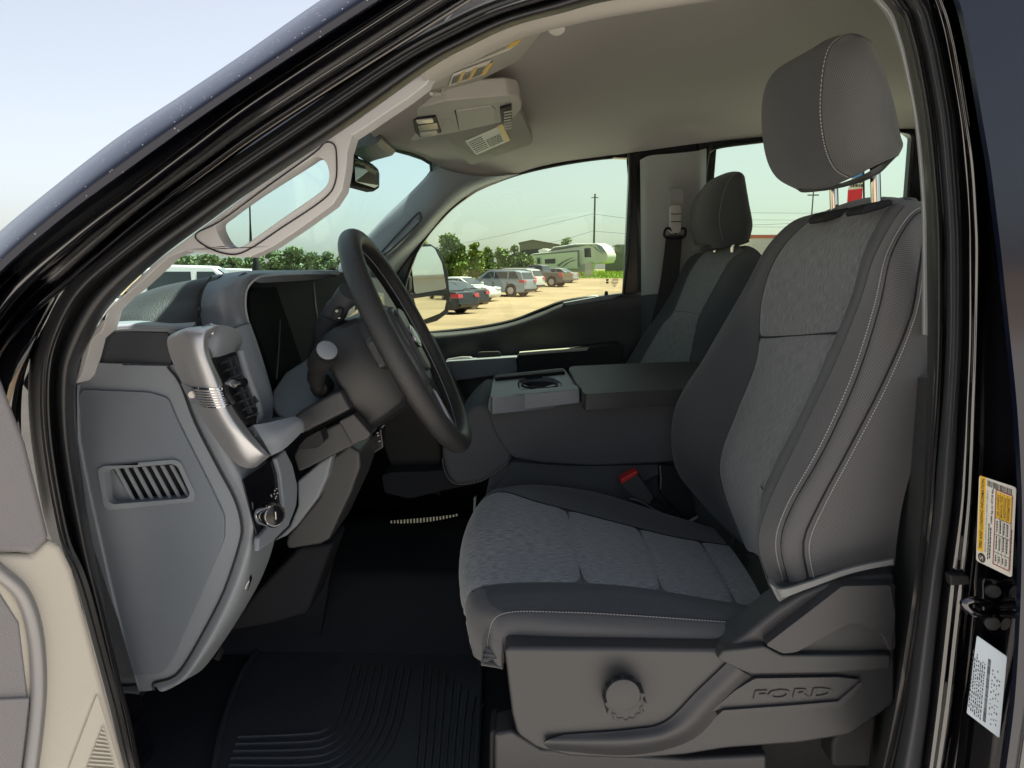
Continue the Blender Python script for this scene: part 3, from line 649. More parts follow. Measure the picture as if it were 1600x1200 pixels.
tube('console_seam', [OC.on(711, 172, .001), OC.on(718, 202, .001)], .0016, M['blackm'], oc, segs=5)
l = ceil_slab('microphone_grille', [(692, 188), (704, 186), (706, 193), (693, 195)], OC, .004, M['ohc'], oc, bevel=.001); l.location += OC.n * .002
rp = ceil_slab('slider_panel', [(781, 166), (799, 161), (800, 185), (783, 188)], OC, .006, M['blackm'], oc, bevel=.001); rp.location += OC.n * .005
for i in range(7):
    y = 166 + i * 4.6
    q = flat([(786, y), (798, y - 2.5), (798, y - .7), (786, y + 1.8)], OC, M['ohc'], oc, .012, 'rib'); 
# --- inside mirror
slab('mirror_mount', [(545, 205), (560, 196), (584, 203), (597, 214), (590, 224), (560, 232), (546, 238)], 1.32, .14, M['dashd'], T, bevel=.01, rr=4)
tube('mirror_arm', [P(556, 222, 1.40), P(550, 240, 1.40), P(556, 262, 1.42)], .011, M['blackm'], T, segs=10)
mh = slab('rear_view_mirror', [(541, 241, 1.36), (546, 239, 1.37), (580, 254, 1.50), (592, 263, 1.52), (595, 272, 1.52), (594, 294, 1.52), (586, 299, 1.50), (548, 288, 1.37), (538, 284, 1.35)], 1.4, .035, M['blackm'], T, bevel=.006, dv=(-.8, .6, 0))
g = [(552, 248, 1.374), (582, 261, 1.495), (590, 269, 1.51), (590, 290, 1.51), (583, 294, 1.495), (553, 284, 1.374)]
f = [P(*p) + Vector((.004, -.004, 0)) for p in g]; v, fa = prism(f, [p + Vector((-.002, .002, 0)) for p in f]); mk('mirror_glass', v, fa, mat('dim_mirror', (.10, .11, .10), .05, metal=1), mh)
tube('antenna_mast', [P(392.5, 402, 2.35), P(391, 350, 2.35), P(390, 312, 2.35)], [.007, .003, .0025], M['blackm'], T, segs=6)
tube('antenna_base', [P(401, 425, 2.3), P(400, 405, 2.3), P(399.5, 397, 2.3)], [.018, .010, .004], M['blackm'], T, segs=8)
# ================================================================ dashboard
# main body behind everything
slabw('dash_core', [(-.98, .86, .98), (-.70, .86, .98), (-.56, .86, 1.28), (-.57, .86, 1.60), (-.62, .86, 1.66), (-.98, .86, 1.62)], (0, 1.50, 0), M['dashd'], bevel=.02)
EP = Plane((120, 600, .80), (205, 1060, .80), (350, 800, .80))
# grey end panel with rounded seam on the right
endp = rnd([(118, 566), (266, 571), (282, 596), (306, 660), (339, 726), (365, 777), (377, 816), (375, 850), (350, 924), (313, 997), (284, 1045), (266, 1060), (240, 1067), (240, 1079), (205, 1082), (188, 1040), (150, 900), (128, 760), (116, 620)], 6)
ven = [(155, 736), (162, 730), (272, 720), (280, 724), (303, 772), (302, 782), (172, 795), (163, 791)]
vh = rnd([(163, 738), (176, 733), (270, 725), (278, 730), (297, 772), (292, 779), (176, 788), (168, 783)], 5)
ep = slab('dash_end_panel', endp, .80, .03, M['dashl'], T, hole=[vh], bevel=.005, segs=3)
inner = rnd([(126, 609), (232, 613), (262, 622), (278, 660), (328, 759), (350, 806), (350, 842), (334, 880), (266, 1038), (252, 1052), (206, 1056), (176, 940), (152, 843), (130, 715), (122, 630)], 8)
slab('raised_panel', inner, .796, .02, M['dash'], ep, hole=[vh], bevel=.003, segs=3)
slab('panel_edge', [(119, 600), (124, 690), (140, 770), (176, 930), (206, 1058), (212, 1080), (196, 1101), (182, 1040), (160, 950), (134, 800), (119, 690)], .792, .02, M['dashl'], ep, bevel=.003)
# air outlet on the end panel: frame, back and slats
slab('vent_frame', rnd([(152, 733), (162, 728), (272, 718), (282, 722), (305, 772), (303, 784), (172, 797), (162, 792)], 6), .793, .012, M['dashl'], ep, hole=[vh], bevel=.002)
slab('vent_back', [(158, 728), (282, 718), (304, 784), (164, 794)], .817, .006, M['blackm'], ep)
slab('vent_shelf', [(163, 738), (176, 733), (208, 783), (176, 788), (167, 783)], .808, .008, M['dashl'], ep, bevel=.002)
for i in range(8):
    x = 178 + i * 14.2; y = 732 - i * .9
    slab('vent_slat', [(x, y), (x + 5, y - .5), (x + 32, y + 50 - i * .2), (x + 27.5, y + 51 - i * .2)], .803, .003, M['dashl'], ep, bevel=.001, dv=(.35, .94, 0))
tube('panel_groove', [P(x, y, .7985) for x, y in sm([(262, 573), (282, 600), (305, 660), (339, 727), (366, 778), (377, 816), (375, 848), (350, 924), (313, 997), (284, 1045), (266, 1060), (241, 1067), (241, 1078)], 4)], .0016, M['blackm'], ep, segs=5)
# knee trim right of the seam: runs inboard to the column
kt = Surf([[(262, 572, .803), (306, 660, .803), (339, 726, .803), (377, 816, .803), (350, 924, .803), (284, 1045, .803), (242, 1070, .803)],
           [(282, 568, .80), (322, 654, .80), (356, 722, .80), (394, 812, .80), (366, 930, .80), (296, 1052, .80), (250, 1080, .80)],
           [(300, 566, .82), (336, 650, .815), (372, 716, .815), (402, 800, .815), (384, 926, .83), (305, 1046, .82), (262, 1078, .81)],
           [(330, 566, .90), (380, 650, .90), (412, 712, .89), (436, 790, .90), (410, 900, .93), (330, 1030, .90), (288, 1064, .86)]])
k1 = kt.build('knee_panel', M['dashl'], T, nu=30, nv=60, thick=.01)
# headlamp switch bezel ring and black recess
K2 = Plane((381, 750, .785), (403, 840, .79), (442, 780, .865))
slab('switch_bezel', [(431, 716), (446, 702), (458, 726), (466, 760), (464, 790), (452, 822), (425, 848), (404, 862), (404, 840), (441, 797), (443, 786), (438, 740)], K2, .008, M['dashl'], T, bevel=.003)
sb = slab('switch_panel', [(379, 750), (431, 715), (444, 790), (403, 843)], Plane((381, 750, .795), (403, 840, .80), (442, 780, .875)), .002, M['black'], T)
kc = P(415, 803, .80)
kn = disc('headlamp_knob', kc, (.78, -.60, .15), .0155, .024, M['chrome'], T, 32, prof=[(0, 0), (1, 0), (1, .9), (.9, 1), (.82, 1.0), (.80, .92), (0, .92)])
disc('knob_cap', kc + Vector((.78, -.60, .15)).normalized() * .0215, (.78, -.60, .15), .0125, .002, M['black'], kn, 24)
tube('knob_mark', [kc + Vector((.78, -.60, .15)).normalized() * .0245 + Vector((0, 0, z)) for z in (-.005, .005)], .0008, M['paper'], kn, segs=4)
a = Acc(); K3 = Plane((381, 750, .794), (403, 840, .799), (442, 780, .874))
for (x, y) in [(403, 791), (404, 793), (422, 774), (423, 776), (427, 772), (430, 776), (429, 779), (431, 788), (428, 767), (431, 764), (432, 771), (431, 792)]:
    q = [(x - .9, y - 1), (x + .9, y - 1.4), (x + .9, y + .6), (x - .9, y + 1)]; a.add([K3.on(*p, .0015) for p in q], [(0, 1, 2, 3)])
a.make('switch_symbols', M['paper'], sb)
rl = slab('release_button', [(370, 937), (382, 908), (394, 891), (396, 897), (390, 915), (372, 936)], Plane((370, 937, .83), (394, 891, .835), (396, 910, .86)), .01, M['black'], T, bevel=.001)
rl.location += Vector((.004, -.012, 0))
tube('button_mark', [P(383, 920, .815), P(386, 912, .815), P(389, 908, .815)], .0009, M['paper'], rl, segs=4)
# lower dash bolster to the right, under the column
lb = Surf([[(446, 700, .90), (464, 742, .90), (462, 790, .90), (436, 850, .91), (385, 930, .92), (300, 1050, .90)],
           [(500, 702, 1.0), (492, 755, .99), (470, 806, .98), (450, 850, .97), (400, 925, .96), (310, 1046, .94)],
           [(546, 708, 1.06), (520, 780, 1.06), (492, 836, 1.06), (460, 862, 1.06), (420, 905, 1.06), (330, 1010, 1.06)]])
slab('knee_bolster', [(464, 752), (500, 722), (520, 710), (512, 745), (497, 778), (462, 824), (447, 838), (425, 848), (452, 822), (465, 790)], 1.0, .03, M['dashl'], T, bevel=.006, segs=3, label='light grey knee bolster scoop')
slab('knee_bolster', [(449, 838), (470, 812), (498, 777), (520, 715), (545, 695), (562, 706), (563, 730), (549, 770), (515, 843), (500, 851), (450, 859), (446, 850)], 1.02, .12, M['plastd'], T, bevel=.008, segs=3, label='dark lower knee bolster')
slab('knee_bolster', [(466, 856), (520, 850), (480, 960), (430, 975), (350, 990), (400, 925)], 1.15, .1, M['carpet'], T, bevel=.01, label='black carpet below the knee bolster')
tube('bonnet_lever', [P(330, 1000, .95), P(345, 1018, .94), P(338, 1030, .93)], .006, M['blackm'], T, segs=6)
0 and disc('foot_vent', P(292, 1072, .90), (0, -.3, -1), .02, .012, M['blackm'], T, 20)
# dash top pad (leather roll) running right across the truck
roll = Surf([[(140, 520, .83), (220, 516, .84), (290, 514, .87), (330, 505, .92)],
             [(160, 496, .85), (230, 482, .87), (300, 472, .90), (335, 466, .93)],
             [(200, 466, .92), (250, 448, .93), (310, 436, .94), (345, 430, .95)],
             [(235, 468, 1.05), (290, 456, 1.1), (340, 446, 1.1), (385, 440, 1.1)],
             [(330, 460, 1.35), (380, 452, 1.35), (415, 446, 1.35), (440, 440, 1.35)],
             [(430, 452, 1.7), (470, 446, 1.7), (500, 440, 1.7), (520, 434, 1.7)], [(520, 434, 2.34), (545, 430, 2.34), (565, 425, 2.34), (580, 423, 2.34)]])
roll.build('dash_top_pad', M['leather'], T, nu=60, nv=30, thick=-.02)
# shelf lip and dark face under the pad
slab('dash_face', rnd([(128, 519), (165, 517), (262, 520), (268, 560), (266, 571), (120, 568)], 3), .806, .05, M['dashd'], T, bevel=.005)
sh = Surf([[(128, 520, .803), (200, 514, .803), (266, 514, .803), (300, 512, .803)], [(140, 511, .81), (210, 506, .81), (270, 508, .81), (303, 507, .81)], [(150, 503, .85), (215, 501, .85), (268, 505, .85), (306, 503, .85)]])
sh.build('dash_shelf_lip', M['dashl'], T, nu=10, nv=20, thick=.012)
# cluster hood: thick C-shaped cowl
ho = [(313, 474), (318, 452), (323, 440), (330, 432), (345, 428), (390, 423), (440, 422), (530, 422)]
ho1 = [(366, 476), (367, 456), (373, 443), (382, 434), (394, 428), (412, 426), (450, 425), (530, 425)]
hi = [(384, 484), (384, 462), (387, 450), (394, 441), (404, 434), (420, 431), (460, 429), (530, 428)]
hood = Surf([[(300, 520, .90), (306, 490, .90)] + [(x, y, Y) for (x, y), Y in zip(ho, [.90, .91, .93, .96, .98, 1.02, 1.1, 1.34])],
             [(345, 530, .90), (348, 500, .90)] + [((a[0] * .45 + b[0] * .55), (a[1] * .45 + b[1] * .55), Y) for a, b, Y in zip(ho, ho1, [.895, .90, .92, .94, .96, 1.0, 1.1, 1.32])],
             [(376, 560, .92), (368, 510, .92)] + [(x, y, Y) for (x, y), Y in zip(ho1, [.915, .92, .93, .94, .96, 1.0, 1.1, 1.32])],
             [(392, 560, .93), (382, 510, .93)] + [((a[0] + b[0]) / 2, (a[1] + b[1]) / 2, Y) for a, b, Y in zip(ho1, hi, [.93, .93, .94, .95, .965, 1.0, 1.1, 1.32])],
             [(404, 560, .945), (390, 510, .945)] + [(x, y, Y) for (x, y), Y in zip(hi, [.945, .945, .95, .96, .97, 1.0, 1.1, 1.32])]])
hd = hood.build('cluster_hood', M['dash'], T, nu=40, nv=70, thick=.012)
leg = Surf([[(352, 520, .91), (366, 560, .91), (384, 610, .91), (400, 655, .91)], [(370, 512, .915), (384, 556, .915), (400, 606, .915), (414, 664, .915)], [(388, 506, .93), (402, 556, .93), (420, 610, .93), (421, 666, .93)], [(391, 504, .945), (410, 560, .945), (427, 622, .945), (424, 660, .945)]])
leg.build('cluster_hood_leg', M['dash'], T, nu=24, nv=30, thick=.012)
tube('hood_edge_line', [P(x, y, Y) for x, y, Y in sm([(420, 608, .94), (404, 560, .94), (390, 510, .94), (384, 484, .94), (384, 462, .94), (387, 450, .945), (394, 441, .95), (404, 434, .965), (420, 431, 1.0), (460, 429, 1.1), (530, 428, 1.32)], 4)], .0015, M['trimb'], hd, segs=5)
tube('trim_seam', [P(x, y, Y) for x, y, Y in sm([(303, 505, .898), (312, 490, .896), (313, 470, .896), (319, 449, .904), (330, 432, .922)], 4)], .0012, M['blackm'], hd, segs=5)
# cluster cave and screens
slab('cluster_back', [(372, 430), (560, 424), (565, 640), (420, 700), (400, 600)], Plane((384, 480, 1.0), (420, 640, 1.0), (545, 480, 1.42)), .02, M['blackm'], T)
slab('instrument_screen', [(390, 458), (398, 449), (456, 447), (464, 450), (478, 478), (500, 562), (486, 578), (432, 600), (418, 560), (392, 500)], Plane((390, 458, .985), (430, 590, 1.0), (490, 560, 1.22)), .01, M['screen'], T, bevel=.002)
0 and slab('cluster_rim', [(386, 456), (394, 445), (458, 443), (484, 437), (492, 470), (510, 560), (500, 566), (478, 478), (464, 450), (456, 447), (398, 449), (390, 458)], Plane((390, 458, .978), (430, 590, .99), (490, 560, 1.2)), .02, M['dashl'], T, bevel=.002)
tube('cluster_seam', [P(432, 592, .985), P(436, 540, 1.05), P(438, 500, 1.07)], .0012, M['dashd'], T, segs=5)
# centre stack: trim, vents, touch screen
CP = Plane((484, 440, 1.26), (505, 560, 1.26), (560, 540, 1.6))
cs = slab('centre_stack', [(484, 437), (530, 432), (600, 434), (640, 470), (640, 560), (600, 620), (520, 620), (505, 560)], CP, .04, M['dashl'], T, bevel=.004)
def onslab(name, pts, pl, off, m, parent, th=.008, bevel=.001, **k):
    f = [pl.on(p[0], p[1], off) for p in pts]; v, fa = prism(f, [p - pl.n * th for p in f]); return mk(name, v, fa, m, parent, bevel=bevel, **k)
onslab('trim_column', [(485, 440), (496, 452), (507, 500), (507, 560), (500, 545), (488, 480)], CP, .006, M['dashd'], cs)
onslab('switch_row', [(514, 440), (520, 437), (534, 440), (540, 450), (522, 453)], CP, .006, M['black'], cs)
onslab('switch', [(520, 441), (527, 441), (529, 449), (523, 450)], CP, .009, M['dashl'], cs)
onslab('switch', [(530, 442), (536, 444), (537, 449), (532, 449)], CP, .009, M['dashl'], cs)
onslab('vent_frame', [(499, 462), (513, 458), (518, 464), (522, 520), (506, 524), (501, 500)], CP, .006, M['blackm'], cs)
for i in range(4): onslab('vent_slat', [(501 + i, 470 + i * 12), (518 + i * .5, 467 + i * 12), (518.5 + i * .5, 471 + i * 12), (501.5 + i, 474 + i * 12)], CP, .010, M['dashd'], cs)
slab('touch_screen', [(528, 500), (580, 455), (600, 458), (606, 540), (540, 575), (533, 545)], Plane((528, 500, 1.32), (535, 560, 1.32), (600, 500, 1.72)), .012, M['silver'], T, bevel=.002, label='upright silver framed touch screen')
slab('screen_glass', [(533, 505), (580, 464), (597, 464), (602, 536), (545, 566), (538, 545)], Plane((528, 500, 1.312), (535, 560, 1.312), (600, 500, 1.712)), .006, mat('screen_green', (.10, .13, .05), .06, coat=1), T, bevel=.001)
onslab('vent_frame', [(505, 540), (540, 520), (552, 560), (530, 580), (508, 575)], CP, .006, M['blackm'], cs)
for i in range(3): onslab('vent_slat', [(508, 552 + i * 9), (542, 536 + i * 9), (543, 539 + i * 9), (508, 555 + i * 9)], CP, .010, M['dashl'], cs)
# satin silver bracket round the driver's vent
br = [(263, 527), (268, 517), (280, 512), (322, 507), (345, 509), (362, 512), (372, 519), (375, 530), (374, 543), (369, 548), (345, 554), (338, 560), (331, 548), (326, 530)]
sv = Surf([[(275, 517, .81), (262, 528, .79), (264, 550, .79), (278, 585, .79), (302, 632, .79), (330, 676, .79), (362, 718, .79), (384, 731, .79), (400, 730, .80)],
           [(300, 511, .79), (290, 516, .775), (292, 545, .77), (306, 590, .77), (328, 640, .77), (352, 680, .77), (374, 710, .775), (396, 724, .785), (410, 722, .80)],
           [(332, 509, .79), (318, 522, .772), (318, 548, .768), (334, 592, .768), (352, 640, .768), (374, 674, .768), (396, 698, .775), (412, 712, .785), (419, 715, .80)],
           [(345, 510, .80), (326, 528, .785), (330, 560, .785), (346, 596, .785), (362, 634, .785), (382, 664, .785), (402, 690, .79), (418, 708, .795), (424, 712, .81)]])
b_ = sv.build('vent_bracket', M['silver'], T, nu=40, nv=60, thick=.012)
Surf([[(318, 509, .80), (320, 530, .792), (334, 558, .792)], [(346, 508, .815), (345, 528, .805), (344, 557, .805)], [(368, 514, .85), (370, 530, .85), (362, 551, .84)], [(376, 522, .89), (379, 534, .90), (373, 549, .89)]]).build('bracket_top', M['dashl'], T, nu=24, nv=16, thick=.006)
Surf([[(396, 664, .80), (412, 690, .80), (424, 712, .81)], [(420, 660, .82), (440, 680, .82), (446, 700, .83)], [(458, 651, .86), (470, 658, .86), (475, 672, .87)], [(462, 652, .88), (474, 662, .90), (474, 676, .90)]]).build('bracket_shelf', M['dashl'], T, nu=24, nv=16, thick=.02)
mk('bracket_shelf_top', *prism([P(*p) for p in [(396, 668, .80), (404, 656, .90), (446, 650, .93), (458, 651, .88), (432, 672, .84)]], [P(*p) + Vector((0, 0, -.015)) for p in [(396, 668, .80), (404, 656, .90), (446, 650, .93), (458, 651, .88), (432, 672, .84)]]), M['dash2'], T, bevel=.003)
# bright clip band on the bracket
BP = Plane((289, 600, .766), (300, 632, .766), (360, 590, .766))
bb = sv.build('chrome_band', M['chrome'], T, nu=24, nv=8, u0=0, u1=2.75, v0=3.3, v1=3.92, off=.0018, thick=.002)
for i in range(7):
    sv.build('band_rib', M['silver'], bb, nu=12, nv=3, u0=.75, u1=2.2, v0=3.36 + i * .078, v1=3.40 + i * .078, off=.0034, thick=.002)
onb = sv.at(.38, 3.6) + Vector((0, -.002, 0)); disc('band_jewel', onb, (.2, -1, 0), .0045, .002, M['clear'], bb, 16)
# the vent: dark duct, vertical blades and cross slats, thumb wheel
VP_ = Plane((340, 556, .83), (398, 655, .83), (375, 550, .90))
vn = slab('dash_vent', [(333, 556), (366, 545), (378, 552), (394, 600), (404, 640), (402, 664), (384, 664), (360, 628), (342, 592)], VP_, .01, M['blackm'], T)
for i in range(8):
    y = 568 + i * 12; x = 345 + i * 5.9
    onslab('vent_slat', [(x - 6, y + 1.5), (x + 10, y - 4), (x + 11, y - 1.5), (x - 5, y + 4)], VP_, .008, M['plastd'], vn, th=.006)
for dx in (0, 9, 17): onslab('vent_blade', [(350 + dx, 562 - dx * .35), (353 + dx, 561 - dx * .35), (390 + dx * .55, 648 - dx), (387 + dx * .55, 649 - dx)], VP_, .006, M['dashd'], vn, th=.008)
tw = disc('vent_thumb_knob', P(366, 598, .80), (.9, -.4, .1), .0062, .018, M['black'], T, 20); 
disc('vent_clip', P(357, 600, .79), (.9, -.4, .1), .0055, .010, M['chrome'], T, 18)
tube('vent_lever', sm([P(348, 603, .785), P(356, 616, .782), P(366, 630, .785)], 4), [.005] * 4 + [.004] * 5, M['blackm'], T, segs=8, flat=.6)
tube('vent_frame', [P(x, y, .86) for x, y in sm([(375, 548), (384, 580), (398, 620), (405, 648), (398, 664)], 4)], .006, M['dashl'], T, segs=8, flat=1)
# column trim below the cluster
mk('column_surround', *prism([P(*p) for p in [(427, 610, .96), (445, 583, 1.02), (480, 560, 1.06), (520, 560, 1.06), (535, 610, 1.0), (552, 640, .97), (462, 656, .93), (432, 650, .93), (425, 640, .94)]], [P(*p) + Vector((-.03, .12, -.02)) for p in [(427, 610, .96), (445, 583, 1.02), (480, 560, 1.06), (520, 560, 1.06), (535, 610, 1.0), (552, 640, .97), (462, 656, .93), (432, 650, .93), (425, 640, .94)]]), M['dash2'], T, bevel=.008, segs=3)
slab('column_trim', [(458, 651), (470, 642), (520, 614), (532, 610), (548, 640), (500, 664), (474, 678), (466, 662)], .93, .06, M['plast'], T, bevel=.005, segs=3)
slab('column_trim', [(472, 688), (500, 674), (530, 660), (555, 642), (578, 680), (572, 688), (545, 700), (480, 732), (466, 738), (458, 712)], .95, .06, M['plastd'], T, bevel=.004)
slab('column_trim', [(528, 658), (552, 646), (580, 678), (574, 686), (550, 696)], .935, .02, M['plast'], T, bevel=.003)
slab('release_lever', rnd([(478, 684), (500, 672), (506, 690), (496, 700), (480, 702), (466, 702), (466, 697)], 3), .925, .03, M['blackm'], T, bevel=.004)
slab('switch_panel', [(564, 690), (596, 668), (600, 700), (580, 712), (566, 716)], 1.12, .03, M['black'], T, bevel=.003)
a = Acc()
for (x, y) in [(590, 677), (591, 681), (580, 702), (582, 704), (593, 690), (576, 690)]: a.add([P(x - 1.4, y - 1, 1.117), P(x + 1.4, y - 1.6, 1.117), P(x + 1.4, y, 1.117), P(x - 1.4, y + .8, 1.117)], [(0, 1, 2, 3)])
a.make('switch_symbols', M['paper'], T)
slab('centre_dash_lower', [(560, 560), (620, 560), (650, 620), (690, 700), (690, 780), (610, 735), (590, 680)], 1.55, .6, M['blackm'], T, bevel=.01)
slab('dash_tray_edge', rnd([(596, 742), (612, 738), (700, 735), (760, 730), (755, 755), (700, 765), (640, 780), (600, 770)], 6), 1.5, .1, M['carpet'], T, bevel=.008)
# pale bars standing in for the dots of sunlight on the tunnel carpet
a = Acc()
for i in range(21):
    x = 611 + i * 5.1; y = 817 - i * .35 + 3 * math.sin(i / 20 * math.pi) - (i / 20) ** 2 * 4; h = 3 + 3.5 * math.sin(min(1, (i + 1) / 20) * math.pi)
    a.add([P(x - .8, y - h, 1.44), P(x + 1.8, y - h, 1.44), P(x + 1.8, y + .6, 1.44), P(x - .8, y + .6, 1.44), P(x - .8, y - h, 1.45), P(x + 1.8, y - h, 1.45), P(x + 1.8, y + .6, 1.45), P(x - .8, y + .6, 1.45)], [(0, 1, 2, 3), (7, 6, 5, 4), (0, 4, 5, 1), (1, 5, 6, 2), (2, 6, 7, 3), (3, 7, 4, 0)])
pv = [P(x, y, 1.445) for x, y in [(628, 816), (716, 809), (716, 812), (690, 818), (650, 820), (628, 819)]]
a.make('sun_dots', mat('painted_sunlight', (.62, .60, .45), .5), T)

# ================================================================ steering wheel
WC = P(636, 533, 1.03)
WC = P(640, 534, 1.03)
Wu = Vector((-math.sin(math.radians(27)), 0, math.cos(math.radians(27)))); Wv = Vector((0, 1, 0)); Wn = Vector((math.cos(math.radians(27)), 0, math.sin(math.radians(27))))
yaw = math.radians(-4)
Wv = (Wv * math.cos(yaw) + Wn * math.sin(yaw)).normalized(); Wn = Wv.cross(Wu) * -1
if Wn.x < 0: Wn = -Wn
R0 = .179
rim = [WC + Wu * math.cos(t) * R0 + Wv * math.sin(t) * R0 * 1.0 for t in [2 * math.pi * i / 96 for i in range(96)]]
sw_ = tube('steering_wheel', rim, .0168, M['wheel'], T, segs=20, closed=True, flat=.92)
def WP(u, v, n=0): return WC + Wu * u + Wv * v + Wn * n
tube('rim_seam', [WP(math.cos(t) * (R0 - .0171), math.sin(t) * (R0 - .0171), -.002) for t in [2 * math.pi * i / 80 for i in range(80)]], .0009, M['dashl'], sw_, segs=4, closed=True)
def wslab(name, pts, n0, th, m, parent=None, bevel=.003, **k):
    f = [WP(u, v, n0) for u, v in pts]; v_, fa = prism(f, [p - Wn * th for p in f]); return mk(name, v_, fa, m, parent or sw_, bevel=bevel, **k)
hubp = [tuple(p) for p in rnd([(.068, -.055), (.075, .0), (.068, .055), (.02, .078), (-.05, .058), (-.082, .03), (-.085, -.03), (-.05, -.058), (.02, -.078)], .02)]
wslab('hub', hubp, -.006, .05, M['wheel'], bevel=.012, segs=3)
wslab('airbag_cover', [(u * .86, v * .8) for u, v in hubp], .004, .03, M['dashd'], bevel=.008, segs=3)
wslab('hub_face', [tuple(p) for p in rnd([(.05, -.032), (.056, .0), (.05, .032), (-.05, .022), (-.055, 0), (-.05, -.022)], .012)], .010, .02, M['plast'], bevel=.003)
wslab('emblem', [(.019 * math.cos(t) + .004, .026 * math.sin(t)) for t in [2 * math.pi * i / 24 for i in range(24)]], .0135, .006, M['chrome'], bevel=.001)
wslab('emblem_face', [(.0145 * math.cos(t) + .004, .0215 * math.sin(t)) for t in [2 * math.pi * i / 24 for i in range(24)]], .0142, .004, mat('emblem_face', (.30, .33, .36), .25, metal=.6), bevel=.0005)
for s in (-1, 1):
    sp_ = wslab('spoke', [(.040, s * .06), (.030, s * .170), (-.012, s * .172), (-.030, s * .06)], -.008, .022, M['wheel'], bevel=.006, segs=3)
    pd = wslab('switch_pad', [tuple(p) for p in rnd([(.034, s * .072), (.030, s * .118), (-.012, s * .122), (-.022, s * .070)], .006)], -.003, .01, M['black'], sw_, bevel=.002)
    for k in range(3): wslab('switch', [(.026 - k * .016, s * .080), (.025 - k * .016, s * .112), (.014 - k * .016, s * .113), (.014 - k * .016, s * .080)], .0, .006, M['plastd'], sw_, bevel=.001)
wslab('spoke', [(-.06, -.036), (-.168, -.030), (-.168, -.018), (-.09, -.012), (-.09, .012), (-.168, .018), (-.168, .030), (-.06, .036)], -.008, .022, M['wheel'], bevel=.004, label='lower forked spoke')
wslab('spoke_insert', [(-.085, -.036), (-.160, -.040), (-.167, -.030), (-.168, .030), (-.160, .040), (-.085, .036), (-.150, .022), (-.156, 0), (-.150, -.022)], -.004, .016, M['silver'], bevel=.003)
# column shroud and stalks
sh0 = [WP(*p) for p in [(.075, -.06, -.05), (.085, .0, -.05), (.075, .06, -.05), (-.02, .085, -.05), (-.085, .05, -.05), (-.10, 0, -.05), (-.085, -.05, -.05), (-.02, -.085, -.05)]]
secs = []
for n_, s_, du in [(-.03, .80, 0), (-.05, .96, 0), (-.085, 1.0, -.002), (-.115, .98, -.006)]:
    secs.append([WP(u * s_ + du, v * s_, n_) for u, v in [(.072, -.055), (.080, 0), (.072, .055), (.03, .078), (-.03, .078), (-.085, .05), (-.095, 0), (-.085, -.05), (-.03, -.078), (.03, -.078)]])
V_ = [p for s in secs for p in s]; nn_ = 10
F_ = [(i * nn_ + k, i * nn_ + (k + 1) % nn_, (i + 1) * nn_ + (k + 1) % nn_, (i + 1) * nn_ + k) for i in range(3) for k in range(nn_)] + [tuple(range(nn_)), tuple(3 * nn_ + k for k in range(nn_ - 1, -1, -1))]
mk('column_shroud', V_, F_, M['shroud'], T, smooth=True, bevel=.01, segs=3)
a = P(505, 607, .94); b = P(497, 580, .93); c = P(511, 548, .90)
st = tube('indicator_stalk', sm([P(500, 612, .96), P(494, 592, .945), P(498, 570, .92), P(510, 552, .892)], 5), [.011] * 5 + [.013] * 5 + [.0165] * 6, M['blackm'], T, segs=18)
d_ = (P(511, 547, .885) - P(497, 574, .92)).normalized()
disc('stalk_cap', P(510.5, 548, .889), d_, .0142, .003, M['dashl'], st, 28)
disc('stalk_cap_ring', P(510.5, 548, .8895), d_, .0155, .0015, M['blackm'], st, 28)
slab('stalk_boot', rnd([(484, 596), (500, 590), (512, 606), (510, 618), (492, 622), (482, 608)], 5), .95, .04, M['blackm'], T, bevel=.004)
g2 = tube('gear_lever', sm([P(493, 560, 1.06), P(506, 520, 1.03), P(526, 484, 1.0), P(545, 455, .98)], 5), [.013] * 5 + [.018] * 6 + [.016] * 5, M['dashd'], T, segs=14)
tube('lever_seam', [P(505, 494, .988), P(518, 500, .985), P(528, 506, .988)], .0012, M['blackm'], g2, segs=4)
slab('lever_button', rnd([(519, 487), (526, 480), (536, 482), (532, 494), (524, 502), (518, 498)], 3), .972, .012, M['blackm'], g2, bevel=.002)
a = Acc()
for (x, y, dx) in [(526, 486, 2.4), (530, 497, 2)]: a.add([P(x - dx, y - .8, .9705), P(x + dx, y - .8, .9705), P(x + dx, y + .8, .9705), P(x - dx, y + .8, .9705)], [(0, 1, 2, 3)])
a.add([P(525.3, 484, .9705), P(526.7, 484, .9705), P(526.7, 488.5, .9705), P(525.3, 488.5, .9705)], [(0, 1, 2, 3)])
a.make('button_marks', M['paper'], g2)

# ================================================================ passenger door inside
dp = Surf([[(560, 522, 2.36), (640, 521, 2.36), (690, 519, 2.36), (750, 513, 2.36), (800, 503, 2.36), (845, 487, 2.36), (885, 472, 2.36), (940, 463, 2.36), (1004, 456, 2.36)],
           [(560, 530, 2.33), (640, 529, 2.33), (690, 527, 2.33), (750, 521, 2.33), (800, 511, 2.33), (845, 496, 2.33), (885, 480, 2.33), (940, 471, 2.33), (1004, 466, 2.33)],
           [(560, 560, 2.33), (640, 560, 2.33), (690, 556, 2.33), (750, 552, 2.34), (800, 545, 2.34), (845, 535, 2.34), (885, 528, 2.34), (940, 522, 2.34), (1004, 516, 2.34)],
           [(560, 600, 2.34), (640, 600, 2.34), (690, 600, 2.34), (750, 600, 2.34), (800, 598, 2.34), (845, 595, 2.34), (885, 592, 2.34), (940, 590, 2.34), (1004, 590, 2.34)],
           [(560, 720, 2.32), (640, 720, 2.32), (690, 720, 2.32), (750, 720, 2.32), (800, 720, 2.32), (845, 720, 2.32), (885, 720, 2.32), (940, 720, 2.32), (1004, 720, 2.32)]])
